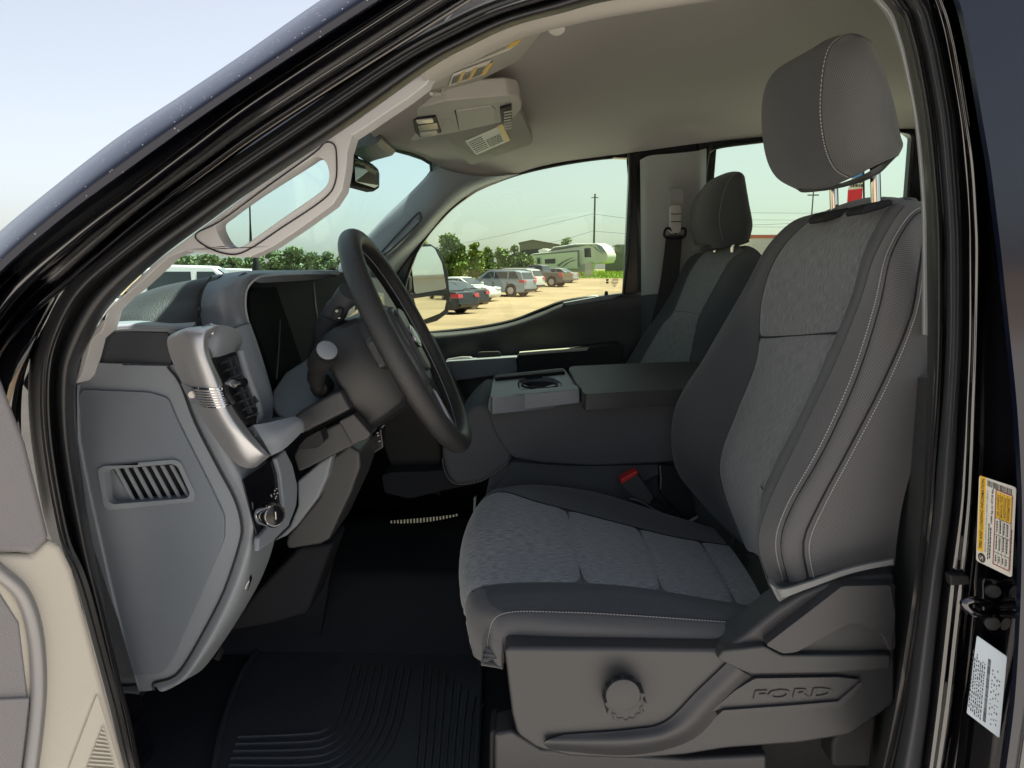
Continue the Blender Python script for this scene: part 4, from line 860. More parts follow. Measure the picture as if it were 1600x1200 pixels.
dpo = dp.build('passenger_door_panel', M['plastd'], T, nu=40, nv=80, thick=.02, label='dark inner panel of the far front door')
slab('window_ledge', [(880, 473), (930, 464), (968, 459), (975, 459), (968, 462), (957, 467), (930, 471), (885, 478)], 2.325, .03, M['dashl'], dpo, bevel=.002)
slab('lock_button', [(944, 466), (946, 455), (950, 455), (951, 466)], 2.34, .02, M['blackm'], dpo, bevel=.003)
slab('door_pull_panel', [(690, 568), (700, 564), (808, 557), (809, 582), (700, 597), (690, 597)], 2.27, .06, M['dashl'], dpo, bevel=.004)
slab('armrest', rnd([(806, 560), (812, 553), (850, 549), (925, 541), (968, 536), (976, 540), (972, 572), (810, 584)], 4), 2.25, .08, M['blackm'], dpo, bevel=.008)
slab('armrest_strip', [(811, 551), (860, 547), (920, 543), (917, 548), (860, 552), (812, 556)], 2.245, .03, mat('pale_strip', (.42, .40, .33), .45), dpo, bevel=.002)
slab('door_switches', rnd([(745, 554), (749, 550), (780, 549), (784, 556), (780, 560), (746, 562)], 3), 2.30, .04, M['blackm'], dpo, bevel=.002)
slab('door_handle', rnd([(697, 562), (720, 558), (736, 558), (740, 562), (700, 566)], 2), 2.29, .03, M['silver'], dpo, bevel=.002)
slabw('sun_blocker', [(-.95, 2.17, .90), (.35, 2.17, .90), (.35, 2.17, 1.16), (-.95, 2.17, 1.16)], (0, .18, 0), M['blackm'], bevel=.02)  # slab added out of view to catch the sun above the passenger floor
# ================================================================ outside mirror, far side
MP = Plane((668, 400, 2.72), (668, 480, 2.72), (690, 440, 2.755))
mo = P(668, 430, 2.74); mn = Vector((.80, -.60, .036)).normalized()
MP.o = mo; MP.n = mn
def mslab(name, pts, off, th, m, parent=None, rr=0, **k):
    if rr: pts = rnd(pts, rr)
    f = [MP.on(p[0], p[1], off) for p in pts]; v, fa = prism(f, [p - mn * th for p in f]); return mk(name, v, fa, m, parent, **k)
mh_ = mslab('door_mirror', [(606, 400), (620, 388), (650, 381), (674, 381), (688, 390), (701, 424), (705, 472), (702, 489), (684, 502), (655, 510), (636, 500), (610, 470)], -.004, .10, M['black'], T, bevel=.004, segs=3, label='tall black towing door mirror on the far side')
mslab('mirror_glass', [(640, 389), (646, 386), (674, 385), (679, 389), (690, 411), (697, 449), (694, 452), (650, 459), (647, 456)], .0015, .003, M['mirror'], mh_, label='upper flat mirror glass')
mn = Vector((.80, -.60, .012)).normalized(); MP.n = mn
mslab('mirror_glass', [(646, 466), (678, 461), (692, 462), (697, 470), (694, 484), (686, 490), (660, 500), (655, 497)], .0015, .003, M['mirror'], mh_, label='lower wide angle mirror glass')
mslab('glass_divider', [(640, 459), (698, 452), (698, 459), (642, 467)], .003, .01, M['blackm'], mh_, bevel=.002)
slab('mirror_arm', [(598, 440), (640, 430), (640, 455), (598, 465)], 2.6, .06, M['blackm'], T, bevel=.01)
# ================================================================ seats
def stitch(name, S_, u, v0, v1, n, parent, off=.0012, r=.0008, duty=.62, along='v'):
    a = Acc()
    for i in range(n):
        t0 = v0 + (v1 - v0) * i / n; t1 = v0 + (v1 - v0) * (i + duty) / n
        uu = (lambda t: u(t)) if callable(u) else (lambda t: u)
        p = S_.at(uu(t0), t0) if along == 'v' else S_.at(t0, uu(t0)); q = S_.at(uu(t1), t1) if along == 'v' else S_.at(t1, uu(t1))
        nn = S_.nrm(uu(t0), t0) if along == 'v' else S_.nrm(t0, uu(t0))
        v, f = tube_data([p + nn * off, q + nn * off], r, 4); a.add(v, f)
    return a.make(name, M['thread'], parent)
def seam(name, S_, pts, parent, r=.0016, off=.0002, m='blackm'):
    L_ = sm([(u, v, 0) for u, v in pts], 6); return tube(name, [S_.at(p.x, p.y) + S_.nrm(p.x, p.y) * off for p in L_], r, M[m], parent, segs=6)
BK = [
 # far side
 [(1190, 860, 1.36), (1150, 805, 1.36), (1112, 735, 1.36), (1108, 640, 1.36), (1140, 540, 1.36), (1186, 440, 1.36), (1222, 378, 1.36), (1256, 352, 1.345), (1300, 352, 1.34)],
 [(1160, 850, 1.35), (1098, 785, 1.35), (1060, 730, 1.35), (1058, 640, 1.35), (1104, 555, 1.35), (1164, 450, 1.34), (1200, 385, 1.33), (1243, 345, 1.32), (1290, 340, 1.31)],
 [(1160, 850, 1.30), (1100, 775, 1.30), (1063, 715, 1.30), (1070, 635, 1.30), (1118, 555, 1.30), (1170, 460, 1.30), (1205, 392, 1.29), (1255, 341, 1.28), (1305, 335, 1.27)],
 # insert far edge
 [(1165, 850, 1.22), (1130, 765, 1.22), (1126, 712, 1.22), (1152, 640, 1.22), (1182, 560, 1.22), (1191, 462, 1.22), (1222, 388, 1.22), (1287, 333, 1.20), (1340, 326, 1.20)],
 [(1175, 860, 1.08), (1155, 775, 1.08), (1165, 715, 1.08), (1205, 640, 1.08), (1240, 555, 1.08), (1260, 465, 1.08), (1285, 378, 1.08), (1340, 320, 1.07), (1392, 316, 1.07)],
 # insert near edge
 [(1188, 870, .95), (1190, 785, .95), (1212, 725, .95), (1256, 640, .95), (1296, 550, .95), (1330, 468, .95), (1352, 392, .95), (1392, 322, .95), (1436, 314, .95)],
 # near bolster crest
 [(1205, 920, .87), (1184, 850, .87), (1199, 785, .87), (1250, 675, .87), (1303, 565, .87), (1342, 470, .87), (1367, 395, .87), (1412, 322, .89), (1452, 318, .90)],
 # first stitch, second stitch, side, back
 [(1232, 920, .815), (1218, 850, .815), (1236, 790, .815), (1287, 700, .815), (1337, 590, .815), (1372, 480, .815), (1392, 395, .82), (1432, 332, .84), (1470, 335, .86)],
 [(1265, 912, .80), (1256, 850, .80), (1280, 790, .80), (1328, 700, .80), (1382, 595, .80), (1424, 495, .80), (1438, 420, .81), (1452, 350, .83), (1485, 350, .84)],
 [(1330, 897, .80), (1330, 840, .80), (1348, 780, .80), (1385, 700, .80), (1428, 600, .80), (1450, 500, .80), (1465, 420, .81), (1480, 360, .83), (1500, 360, .84)],
 [(1398, 884, .81), (1402, 840, .81), (1412, 780, .81), (1434, 700, .81), (1464, 600, .81), (1484, 500, .81), (1496, 420, .82), (1506, 370, .84), (1512, 370, .85)]]
BS = Surf(BK)
def groove(u, v):
    d = 0
    for uc, a_, w_ in [(7, -.004, .07), (8, -.004, .09), (3, -.004, .08), (5, -.003, .06)]:
        d += a_ * math.exp(-((u - uc) / w_) ** 2)
    return d
bk = BS.build('seat_backrest', M['weave'], T, nu=110, nv=70, thick=.03, warp=groove, label='driver seat backrest in dark woven cloth')
BS.build('side_bolster', M['weaved'], bk, u0=0, u1=3, nu=24, nv=60, off=.0012, thick=.004)
BS.build('side_bolster', M['weaved'], bk, u0=5.0, u1=6.1, v0=0, v1=7.0, nu=12, nv=60, off=.0012, thick=.004)
ins = lambda u, v: -.004 * (math.exp(-((u - 3) / .08) ** 2) + math.exp(-((u - 5) / .08) ** 2)) + .003 * math.sin((u - 3) / 2 * math.pi) - .004 * math.exp(-((v - 4.35 + .0 * u) / .05) ** 2)
BS.build('backrest_insert', M['heather'], bk, u0=3.0, u1=5.0, v0=4.35, nu=40, nv=50, off=.0030, thick=.005, warp=ins, label='heathered grey upper insert')
BS.build('backrest_insert', M['heather'], bk, u0=3.0, u1=5.0, v1=4.33, nu=40, nv=50, off=.0030, thick=.005, warp=ins, label='heathered grey lower insert')
seam('seam', BS, [(3.02, 4.34), (4, 4.34), (4.98, 4.34)], bk, off=.001)
seam('seam', BS, [(3.02, 2.02), (3.8, 1.75), (4.98, 1.3)], bk, r=.001, off=.0025, m='dashd')
seam('seam', BS, [(7, .05), (7, 2), (7, 4), (7, 6), (7, 7.2)], bk, r=.0012, off=-.003)
seam('seam', BS, [(8, .05), (8, 2), (8, 4), (8, 6), (8, 7)], bk, r=.0012, off=-.003)
stitch('stitching', BS, 6.88, .05, 7.2, 170, bk)
stitch('stitching', BS, 8.14, .05, 6.8, 160, bk)
# pale liner at the bottom edge
Surf([[(1199, 904, .82), (1218, 921, .775), (1258, 912, .772), (1330, 888, .772), (1396, 874, .775)], [(1212, 924, .81), (1222, 934, .775), (1262, 920, .772), (1330, 896, .772), (1396, 882, .775)]]).build('liner_edge', M['tag'], bk, nu=5, nv=30, thick=.004)
slab('liner_or_sun_tab', [(1203, 912), (1228, 925), (1244, 921), (1240, 932), (1218, 942)], .785, .01, M['tag'], bk, bevel=.002)
# guides and posts of the headrest
for (x, y, Y, lab) in [(1306, 338, 1.06, 0), (1370, 325, .93, 0)]:
    g_ = slab('headrest_guide', rnd([(x - 24, y + 4), (x - 16, y - 6), (x + 10, y - 12), (x + 24, y - 14), (x + 27, y - 6), (x + 12, y), (x - 20, y + 10)], 4), Y, .05, M['blackm'], bk, bevel=.004)
# headrest: cushion as closed loft, traced lines
HR = [
 [(1270, 80, 1.22), (1222, 112, 1.22), (1206, 160, 1.22), (1210, 230, 1.22), (1228, 272, 1.22), (1262, 292, 1.22)],
 [(1262, 82, 1.19), (1210, 112, 1.19), (1191, 160, 1.19), (1194, 232, 1.19), (1212, 276, 1.19), (1250, 299, 1.19)],
 [(1292, 62, 1.10), (1240, 100, 1.09), (1222, 160, 1.08), (1226, 235, 1.08), (1246, 278, 1.09), (1284, 297, 1.10)],
 [(1324, 53, 1.00), (1292, 82, .985), (1281, 160, .98), (1287, 224, .98), (1303, 262, .985), (1330, 278, .99)],
 [(1342, 54, .96), (1340, 90, .94), (1334, 150, .935), (1340, 210, .935), (1350, 245, .94), (1362, 262, .955)],
 [(1358, 62, .96), (1378, 120, .935), (1382, 160, .93), (1390, 205, .93), (1397, 228, .94), (1396, 246, .955)],
 [(1362, 68, 1.0), (1384, 125, .985), (1396, 170, .98), (1404, 210, .98), (1409, 228, .985), (1400, 246, 1.0)],
 [(1368, 80, 1.1), (1388, 140, 1.1), (1400, 180, 1.1), (1404, 210, 1.1), (1404, 225, 1.1), (1392, 244, 1.1)]]
HS = Surf(HR)
def loft_closed(Sf, name, m, parent, nu=60, nv=36, label=None, cut=None):
    g = []; nr = len(Sf.r)
    rows = []
    for i in range(nu):
        u = (nr - 1) * i / (nu - 1); rows.append([Sf.at(u, (len(Sf.r[0]) - 1) * j / (nv - 1)) for j in range(nv)])
    # close the loft by a cap strip from last row to first (back of the cushion) and top/bottom fans
    V = [p for r in rows for p in r]; Fc = [(i * nv + j, i * nv + j + 1, ((i + 1) % nu) * nv + j + 1, ((i + 1) % nu) * nv + j) for i in range(nu) for j in range(nv - 1)]
    for j in (0, nv - 1):
        c = sum((rows[i][j] for i in range(nu)), Vector()) / nu
        V.append(c + (Vector((0, 0, .006)) if j == 0 else Vector((0, 0, -.003)))); k = len(V) - 1
        Fc += [(i * nv + j, ((i + 1) % nu) * nv + j, k) for i in range(nu)]
    o = mk(name, V, Fc, m, parent, smooth=True, label=label)
    try: o.data.set_sharp_from_angle(angle=math.radians(75))
    except Exception: pass
    return o
hr = loft_closed(HS, 'headrest', M['weaved'], T, label='raised driver headrest in charcoal cloth')
HS.build('headrest_side', M['weave'], hr, u0=3.0, u1=6.2, v0=.15, v1=4.9, nu=40, nv=50, off=.0015, thick=.003, warp=lambda u, v: -.003 * math.exp(-((u - 3.0) / .08) ** 2))
stitch('stitching', HS, 3.06, .25, 4.8, 52, hr, off=.003)
Surf([[(1246, 297, 1.16), (1290, 292, 1.08), (1335, 279, .985), (1372, 260, .95), (1406, 240, .97)], [(1256, 301, 1.15), (1296, 296, 1.07), (1340, 286, .985), (1374, 270, .955), (1396, 250, .98)], [(1290, 298, 1.14), (1320, 292, 1.08), (1350, 283, 1.02), (1372, 272, 1.0), (1390, 256, 1.02)]]).build('headrest_base', M['plastd'], hr, nu=10, nv=24, thick=.006)
for (x0, y0, x1, y1, Y) in [(1302, 285, 1304, 336, 1.15), (1367, 262, 1369, 322, .985)]:
    tube('headrest_post', [P(x0, y0 - 12, Y), P(x1, y1, Y)], .0068, M['chrome'], hr, segs=16)
# seat cushion
CH = [
 [(775, 900, 1.38), (766, 830, 1.37), (784, 790, 1.37), (835, 772, 1.37), (927, 778, 1.37), (1020, 804, 1.37), (1120, 835, 1.37)],
 [(764, 890, 1.35), (754, 815, 1.34), (776, 772, 1.33), (830, 758, 1.33), (927, 769, 1.33), (1020, 797, 1.33), (1115, 826, 1.33)],
 [(752, 905, 1.29), (741, 818, 1.28), (772, 768, 1.26), (838, 770, 1.27), (940, 790, 1.27), (1034, 815, 1.27), (1125, 838, 1.27)],
 [(744, 930, 1.22), (733, 830, 1.21), (772, 770, 1.20), (846, 786, 1.21), (955, 814, 1.21), (1050, 838, 1.21), (1136, 852, 1.21)],
 [(738, 985, 1.08), (724, 880, 1.07), (752, 826, 1.07), (850, 832, 1.08), (970, 858, 1.08), (1075, 882, 1.08), (1165, 898, 1.08)],
 [(738, 1018, .95), (728, 945, .94), (758, 918, .935), (868, 912, .94), (985, 918, .94), (1100, 936, .94), (1196, 952, .94)],
 [(746, 1030, .89), (738, 975, .875), (768, 944, .87), (878, 936, .87), (990, 938, .87), (1102, 952, .87), (1196, 966, .87)],
 [(764, 1036, .835), (762, 990, .83), (786, 957, .825), (885, 955, .825), (992, 960, .825), (1100, 968, .825), (1190, 976, .825)],
 [(782, 1042, .81), (782, 1010, .805), (796, 985, .805), (890, 984, .80), (998, 990, .80), (1105, 995, .80), (1180, 996, .80)],
 [(786, 1046, .82), (788, 1030, .815), (798, 1016, .815), (892, 1014, .81), (1002, 1016, .81), (1110, 1020, .81), (1170, 1022, .81)]]
CS = Surf(CH)
cw = lambda u, v: -.0035 * (math.exp(-((u - 7) / .08) ** 2)) - .004 * math.exp(-((u - 3) / .08) ** 2)
cu = CS.build('seat_cushion', M['weave'], T, nu=90, nv=70, thick=.03, warp=cw, label='driver seat cushion in dark woven cloth')
CS.build('side_bolster', M['weaved'], cu, u0=0, u1=3.0, nu=24, nv=50, off=.0012, thick=.004)
CS.build('side_bolster', M['weaved'], cu, u0=5.0, u1=6.95, v0=2.0, nu=20, nv=50, off=.0012, thick=.004, label='plain dark near bolster')
def cin(u, v): 
    d = -.005 * (math.exp(-((u - 3) / .09) ** 2) + math.exp(-((u - 5) / .09) ** 2)) + .004 * max(0, math.sin((u - 3) / 2 * math.pi))
    for vc in (3.38, 4.42, 5.5): d -= .006 * math.exp(-((v - vc) / .05) ** 2) if vc > 3.9 or True else 0
    return d
for (a_, b_) in [(0, 3.38), (3.38, 4.42), (4.42, 5.5), (5.5, 6)]:
    CS.build('cushion_insert', M['heather2'], cu, u0=3.0, u1=5.0, v0=a_ if a_ else .0, v1=b_, nu=40, nv=30, off=.0035, thick=.005, warp=cin)
for vc in (3.38, 4.42, 5.5): seam('seam', CS, [(3.05, vc), (4, vc), (4.95, vc)], cu, r=.0012, off=-.001)
seam('seam', CS, [(3, 2.2), (3, 4), (3, 6)], cu, r=.0012, off=.0)
seam('seam', CS, [(5, 1.6), (5, 4), (5, 6)], cu, r=.0012, off=.0)
stitch('stitching', CS, 7.12, .1, 5.75, 120, cu)
slab('liner_or_sun_tab', [(1160, 972), (1168, 966), (1192, 962), (1186, 972), (1174, 982), (1162, 990)], .80, .012, M['tag'], cu, bevel=.002)
# side shield of the driver seat
SP = .775
shd = rnd([(787, 1012), (970, 1013), (1130, 1015), (1165, 992), (1215, 952), (1250, 930), (1298, 910), (1342, 903), (1400, 896), (1400, 1100), (1330, 1150), (1250, 1163), (1136, 1171), (1066, 1182), (979, 1188), (891, 1184), (839, 1171), (808, 1149), (800, 1120)], 10)
ss = slab('seat_side_shield', shd, SP, .05, M['plast'], T, bevel=.010, segs=4)
def rel(name, pts, off, m, bevel=.004, rr=5, th=.02, parent=None, segs=3, **k): return slab(name, rnd(pts, rr), SP - off, th, M[m], parent or ss, bevel=bevel, segs=segs, **k)
rel('recliner_recess', [(1192, 1008), (1202, 996), (1300, 916), (1400, 912), (1400, 1015), (1236, 1024)], .002, 'plastd', rr=6)
rel('recliner_handle', [(1196, 1008), (1316, 916), (1392, 914), (1400, 960), (1392, 1020), (1378, 990), (1340, 974), (1325, 976), (1246, 1019), (1224, 1022)], .016, 'plast', bevel=.008, rr=6, th=.03)
rel('shield_ridge', [(1130, 1017), (1196, 1010), (1222, 1024), (1392, 1024), (1392, 1046), (1300, 1052), (1176, 1054), (1162, 1050), (1120, 1030)], .012, 'plastd', bevel=.007)
rel('shield_pad', [(1180, 1060), (1310, 1058), (1345, 1062), (1330, 1085), (1310, 1096), (1240, 1100), (1140, 1106), (1110, 1112), (1150, 1078)], .006, 'plast', bevel=.005)
rel('shield_rib', [(1130, 1110), (1240, 1102), (1310, 1096), (1345, 1066), (1349, 1070), (1316, 1104), (1240, 1111), (1120, 1119)], .010, 'plast', bevel=.003, rr=2)
sc = Surf([[(1138, 1034, SP - .003), (1090, 1080, SP - .003), (1040, 1128, SP - .003), (985, 1140, SP - .003), (880, 1148, SP - .003)],
           [(1158, 1048, SP - .008), (1112, 1092, SP - .010), (1060, 1142, SP - .012), (985, 1160, SP - .012), (850, 1160, SP - .008)],
           [(1176, 1058, SP - .001), (1130, 1108, SP - .001), (1078, 1158, SP - .001), (985, 1180, SP - .001), (860, 1172, SP - .001)]])
sc.build('shield_ridge', M['plast'], ss, nu=20, nv=30, thick=.003, label='swept ridge curving down to the front of the shield')
# embossed maker's lettering
a = Acc(); O = P(1176, 1093, SP - .0062); U = P(1298, 1088, SP - .0062) - O; V = P(1180, 1079, SP - .0062) - O; N = Vector((0, -1, 0))
for i, ch in enumerate([[(0, 0, .16, 1), (0, 0, 0, 0)], [], [], []]): pass
text_fit(a, 'FORD', O, U, V, N, 0, 0, 1, 1.05, bold=.015, ext=.0012, off=.0002)
a.make('embossed_lettering', M['plastd'], ss)
kb = disc('recline_knob', P(973, 1085, SP - .002), (.05, -1, .05), .0268, .022, M['plastd'], T, 96, scal=.15, prof=[(0, 0), (1.03, 0), (1.03, .8), (.98, .95), (.80, 1.0), (.78, .96), (0, .93)])
disc('knob_face', P(973, 1085, SP - .022), (.05, -1, .05), .0215, .0032, M['plast'], kb, 40)
slab('seat_rail', [(772, 1148), (800, 1142), (812, 1150), (845, 1172), (1070, 1186), (1200, 1180), (1200, 1260), (772, 1260)], .80, .05, M['plast'], T, bevel=.006)
slab('seat_rail_end', [(765, 1145), (776, 1140), (774, 1150), (772, 1260), (764, 1260)], .81, .05, M['blackm'], T, bevel=.004)
slab('seat_base', [(800, 1050), (1390, 1060), (1380, 1240), (830, 1240)], .86, .42, M['blackm'], T, bevel=.01)
slab('belt_anchor_cover', rnd([(1300, 1160), (1330, 1120), (1352, 1110), (1372, 1120), (1362, 1200), (1300, 1200)], 8), .80, .04, M['blackm'], T, bevel=.006)
# ---------------- centre console (folded middle seat)
cb = [(762, 640), (765, 656), (771, 672), (785, 698), (801, 716), (845, 724), (927, 729), (1024, 725), (1110, 716), (1140, 690), (1140, 610), (905, 628), (820, 634)]
co = slab('centre_console', rnd(cb, 8), 1.42, .36, M['vinyl'], T, bevel=.018, segs=4)
def prism3(name, top, dz, m, parent=None, bevel=.005, **k):
    f = [P(*p) for p in top]; v, fa = prism(f, [p + Vector((0, 0, dz)) for p in f]); return mk(name, v, fa, m, parent or T, bevel=bevel, **k)
tz = P(860, 618, 1.40).z
def PZ(px, py, z):
    d = ray(px, py); return CAM + d * ((z - CAMZ) / d.z)
def hslab(name, pts, z, dz, m, parent=None, bevel=.004, rr=0, hole=None, **k):
    """plate whose top outline is traced, lying at height z"""
    if rr: pts = rnd(pts, rr)
    f = [PZ(p[0], p[1], z) for p in pts]
    if hole:
        hs = [PZ(p[0], p[1], z) for p in hole]; loops = [f, hs]; tri = geometry.tessellate_polygon(loops)
        v = f + hs; n = len(v); fa = [tuple(t) for t in tri] + [tuple(i + n for i in reversed(t)) for t in tri]; v = v + [p + Vector((0, 0, dz)) for p in v]; b = 0
        for L_ in loops:
            c = len(L_); fa += [(b + i, b + (i + 1) % c, n + b + (i + 1) % c, n + b + i) for i in range(c)]; b += c
    else: v, fa = prism(f, [p + Vector((0, 0, dz)) for p in f])
    return mk(name, v, fa, m, parent or T, bevel=bevel, **k)
ch = [(808, 600), (812, 593), (828, 589), (848, 588), (866, 591), (877, 598), (878, 606), (812, 609)]
tz = PZ(860, 616, 0).z if False else P(860, 616, 1.40).z
tr_ = hslab('cup_tray', rnd([(772, 586), (881, 575), (905, 610), (768, 622), (766, 618)], 4), tz, -.035, M['dash'], co, hole=rnd(ch, 3), bevel=.003)
hslab('tray_lip', [(772, 586), (880, 576), (883, 580), (774, 590)], tz + .008, -.012, M['blackm'], co, bevel=.002)
slab('tray_skirt', rnd([(764, 620), (906, 608), (906, 630), (768, 646), (762, 640)], 4), 1.388, .05, M['dash'], co, bevel=.002)
cc = PZ(843, 600, tz) + Vector((0, 0, -.05))
disc('cup_holder', cc, (0, 0, 1), .052, .05, M['blackm'], co, 36, prof=[(0, .08), (.62, .08), (.78, 1), (.86, 1), (.7, 0), (0, 0)])
hslab('cup_clip', [(811, 597), (832, 606), (826, 608), (812, 608)], tz - .004, -.01, M['dashl'], co, bevel=.001)
hslab('cup_clip', [(877, 597), (852, 604), (852, 607), (876, 606)], tz - .004, -.01, M['dashl'], co, bevel=.001)
lid = hslab('armrest_lid', [(888, 575), (893, 572), (1000, 567), (1130, 563), (1130, 606), (1000, 610), (914, 614), (906, 604), (900, 598)], tz + .010, -.032, M['leather'], co, bevel=.007, rr=4, segs=3)
hslab('armrest_pad', [(912, 600), (960, 597), (1130, 590), (1130, 606), (1000, 611), (914, 616), (908, 610)], tz + .022, -.034, M['leather'], co, bevel=.006, rr=4)
# hanging pad at the console front and the middle cushion
pd = slab('console_front_pad', [tuple(p) for p in sm([(752, 630), (731, 642), (712, 664), (694, 690), (690, 708), (694, 732), (704, 752), (718, 760), (750, 756), (775, 742), (800, 720), (798, 690), (778, 650)], 3, True)], 1.43, .34, M['vinyl'], T, bevel=.016, segs=4)
a = Acc()
L_ = sm([(691, 716), (695, 736), (705, 752), (720, 757), (750, 752), (772, 740), (796, 722)], 12)
for i in range(0, len(L_) - 1): 
    if i % 2 == 0: v, f = tube_data([P(L_[i].x, L_[i].y, 1.426), P(L_[i + 1].x, L_[i + 1].y, 1.426)], .0008, 4); a.add(v, f)
a.make('stitching', M['thread'], pd)
slab('middle_cushion', rnd([(757, 780), (768, 742), (802, 722), (920, 726), (1100, 722), (1150, 760), (1150, 860), (757, 860)], 14), 1.43, .36, M['weaved'], T, bevel=.02, segs=4)
Surf([[(800, 722, 1.43), (900, 728, 1.42), (1060, 726, 1.42)], [(790, 745, 1.41), (900, 748, 1.40), (1000, 760, 1.40)], [(760, 772, 1.40), (860, 762, 1.39), (1030, 806, 1.39)]]).build('middle_cushion_side', M['weaved'], T, nu=10, nv=20, thick=.02)
slab('rail_cover', [(740, 778), (744, 776), (743, 810), (738, 830)], 1.39, .01, M['dashl'], T, bevel=.001)
# buckle
bu = slab('belt_buckle', rnd([(968, 756), (995, 741), (999, 744), (1022, 778), (1014, 789), (990, 777), (971, 760)], 2), 1.345, .03, M['plastd'], T, bevel=.003)
slab('release_button', [(969, 749), (995, 735.5), (998, 740), (971, 757)], 1.342, .028, M['redb'], bu, bevel=.002)
tube('buckle_stalk', [P(1012, 783, 1.36), P(1040, 798, 1.37), (P(1060, 812, 1.38))], .012, M['blackm'], T, segs=8)
slab('lap_belt_anchor', [(1030, 726), (1052, 728), (1078, 760), (1090, 812), (1070, 812), (1030, 770)], 1.40, .02, M['blackm'], T, bevel=.004)
tube('anchor_edge', [P(1031, 728, 1.395), P(1033, 748, 1.395), P(1032, 764, 1.395)], .0015, M['dashl'], T, segs=5)
tube('cushion_piping', [P(x, y, 1.352) for x, y in sm([(985, 779), (1000, 783), (1024, 797), (1044, 806)], 4)], .0018, M['tag'], T, segs=6)
slab('cushion_tab', [(1073, 815), (1090, 806), (1092, 809), (1080, 817)], 1.33, .004, M['tag'], T)
# ---------------- passenger seat
PB = [
 [(1000, 600, 2.30), (1040, 520, 2.30), (1068, 460, 2.30), (1088, 415, 2.30), (1110, 398, 2.29), (1140, 400, 2.28)],
 [(962, 596, 2.28), (1010, 515, 2.28), (1045, 462, 2.27), (1072, 408, 2.26), (1098, 393, 2.25), (1130, 392, 2.25)],
 [(985, 596, 2.20), (1032, 515, 2.20), (1054, 487, 2.20), (1080, 425, 2.20), (1108, 392, 2.19), (1140, 388, 2.18)],
 [(1030, 598, 2.08), (1060, 520, 2.08), (1072, 490, 2.08), (1100, 432, 2.08), (1130, 392, 2.07), (1160, 384, 2.06)],
 [(1072, 600, 1.96), (1085, 530, 1.96), (1094, 494, 1.96), (1120, 445, 1.96), (1140, 410, 1.96), (1172, 385, 1.96)],
 [(1090, 602, 1.88), (1108, 560, 1.88), (1120, 505, 1.88), (1142, 450, 1.88), (1160, 412, 1.88), (1184, 392, 1.90)],
 [(1140, 640, 1.82), (1160, 560, 1.82), (1172, 500, 1.82), (1185, 450, 1.82), (1190, 418, 1.83), (1194, 404, 1.86)],
 [(1200, 640, 1.82), (1206, 560, 1.82), (1206, 500, 1.82), (1206, 450, 1.83), (1204, 425, 1.84), (1200, 410, 1.88)]]
PS = Surf(PB)
pk = PS.build('seat_backrest', M['weaved'], T, nu=60, nv=50, thick=.03, label='front passenger seat backrest')
pin = lambda u, v: .004 * math.sin(max(0, min(1, (u - 2) / 2)) * math.pi)
PS.build('backrest_insert', M['heather'], pk, u0=2.0, u1=4.0, v0=2.05, v1=4.7, nu=24, nv=30, off=.003, thick=.004, warp=pin)
PS.build('backrest_insert', M['heather'], pk, u0=2.0, u1=4.0, v0=0, v1=2.03, nu=24, nv=20, off=.003, thick=.004, warp=pin)
PH = Surf([[(1100, 290, 2.26), (1085, 320, 2.26), (1082, 355, 2.26), (1090, 384, 2.26)], [(1112, 280, 2.22), (1086, 310, 2.21), (1078, 350, 2.21), (1086, 382, 2.22)], [(1135, 270, 2.06), (1108, 290, 2.03), (1096, 345, 2.03), (1110, 387, 2.05)],
           [(1152, 268, 1.97), (1135, 290, 1.94), (1124, 340, 1.94), (1132, 386, 1.96)], [(1161, 272, 1.97), (1166, 310, 1.93), (1168, 345, 1.93), (1166, 376, 1.95)], [(1164, 280, 2.03), (1170, 320, 2.03), (1176, 350, 2.03), (1172, 372, 2.03)], [(1160, 290, 2.2), (1165, 325, 2.2), (1170, 352, 2.2), (1166, 370, 2.2)]])
ph = loft_closed(PH, 'headrest', M['weaved'], T, nu=48, nv=28, label='lowered passenger headrest in dark cloth')
stitch('stitching', PH, 3, .2, 2.8, 30, ph, off=.001, r=.0006)
slab('headrest_base', [(1100, 384), (1150, 378), (1170, 372), (1172, 378), (1150, 386), (1104, 392)], 2.04, .1, M['plastd'], ph, bevel=.003)
for x, Y in [(1117, 2.10), (1144, 1.98)]: tube('headrest_post', [P(x, 380, Y), P(x, 394, Y)], .006, M['chrome'], ph, segs=10)
slab('liner_or_sun_tab', [(1083, 388), (1088, 384), (1103, 386), (1098, 391), (1085, 391)], 2.10, .01, M['tag'], pk, bevel=.001)  # pale slab standing in for the sunlit patch on the seat top
slab('seat_cushion', rnd([(930, 640), (1000, 618), (1110, 620), (1110, 690), (930, 690)], 12), 1.84, .46, M['weaved'], T, bevel=.03, segs=4, label='front passenger seat cushion')

# ================================================================ open driver door (only its inner face end shows)
DP = Plane((199, 1200, .61), (77, 840, .61), (0, 864, .575))
def dslab(name, pts, off, m, parent=None, th=.02, rr=0, bevel=.003, **k):
    if rr: pts = rnd(pts, rr)
    f = [DP.on(p[0], p[1], off) for p in pts]; v, fa = prism(f, [p - DP.n * th for p in f]); return mk(name, v, fa, M[m], parent or T, bevel=bevel, **k)
dr = dslab('driver_door', [(-220, 860), (-100, 868), (0, 863), (50, 864), (77, 839), (98, 852), (116, 890), (155, 1034), (199, 1200), (215, 1260), (-220, 1260)], 0, 'doorc', th=.06, bevel=.008, segs=3, label='open driver door with pale grey inner trim')
dslab('upper_trim', [(-220, 420), (-60, 440), (-2, 585), (39, 691), (77, 840), (54, 866), (26, 863), (0, 864), (-220, 862)], .004, 'doorg', dr, th=.05, bevel=.006, segs=3)
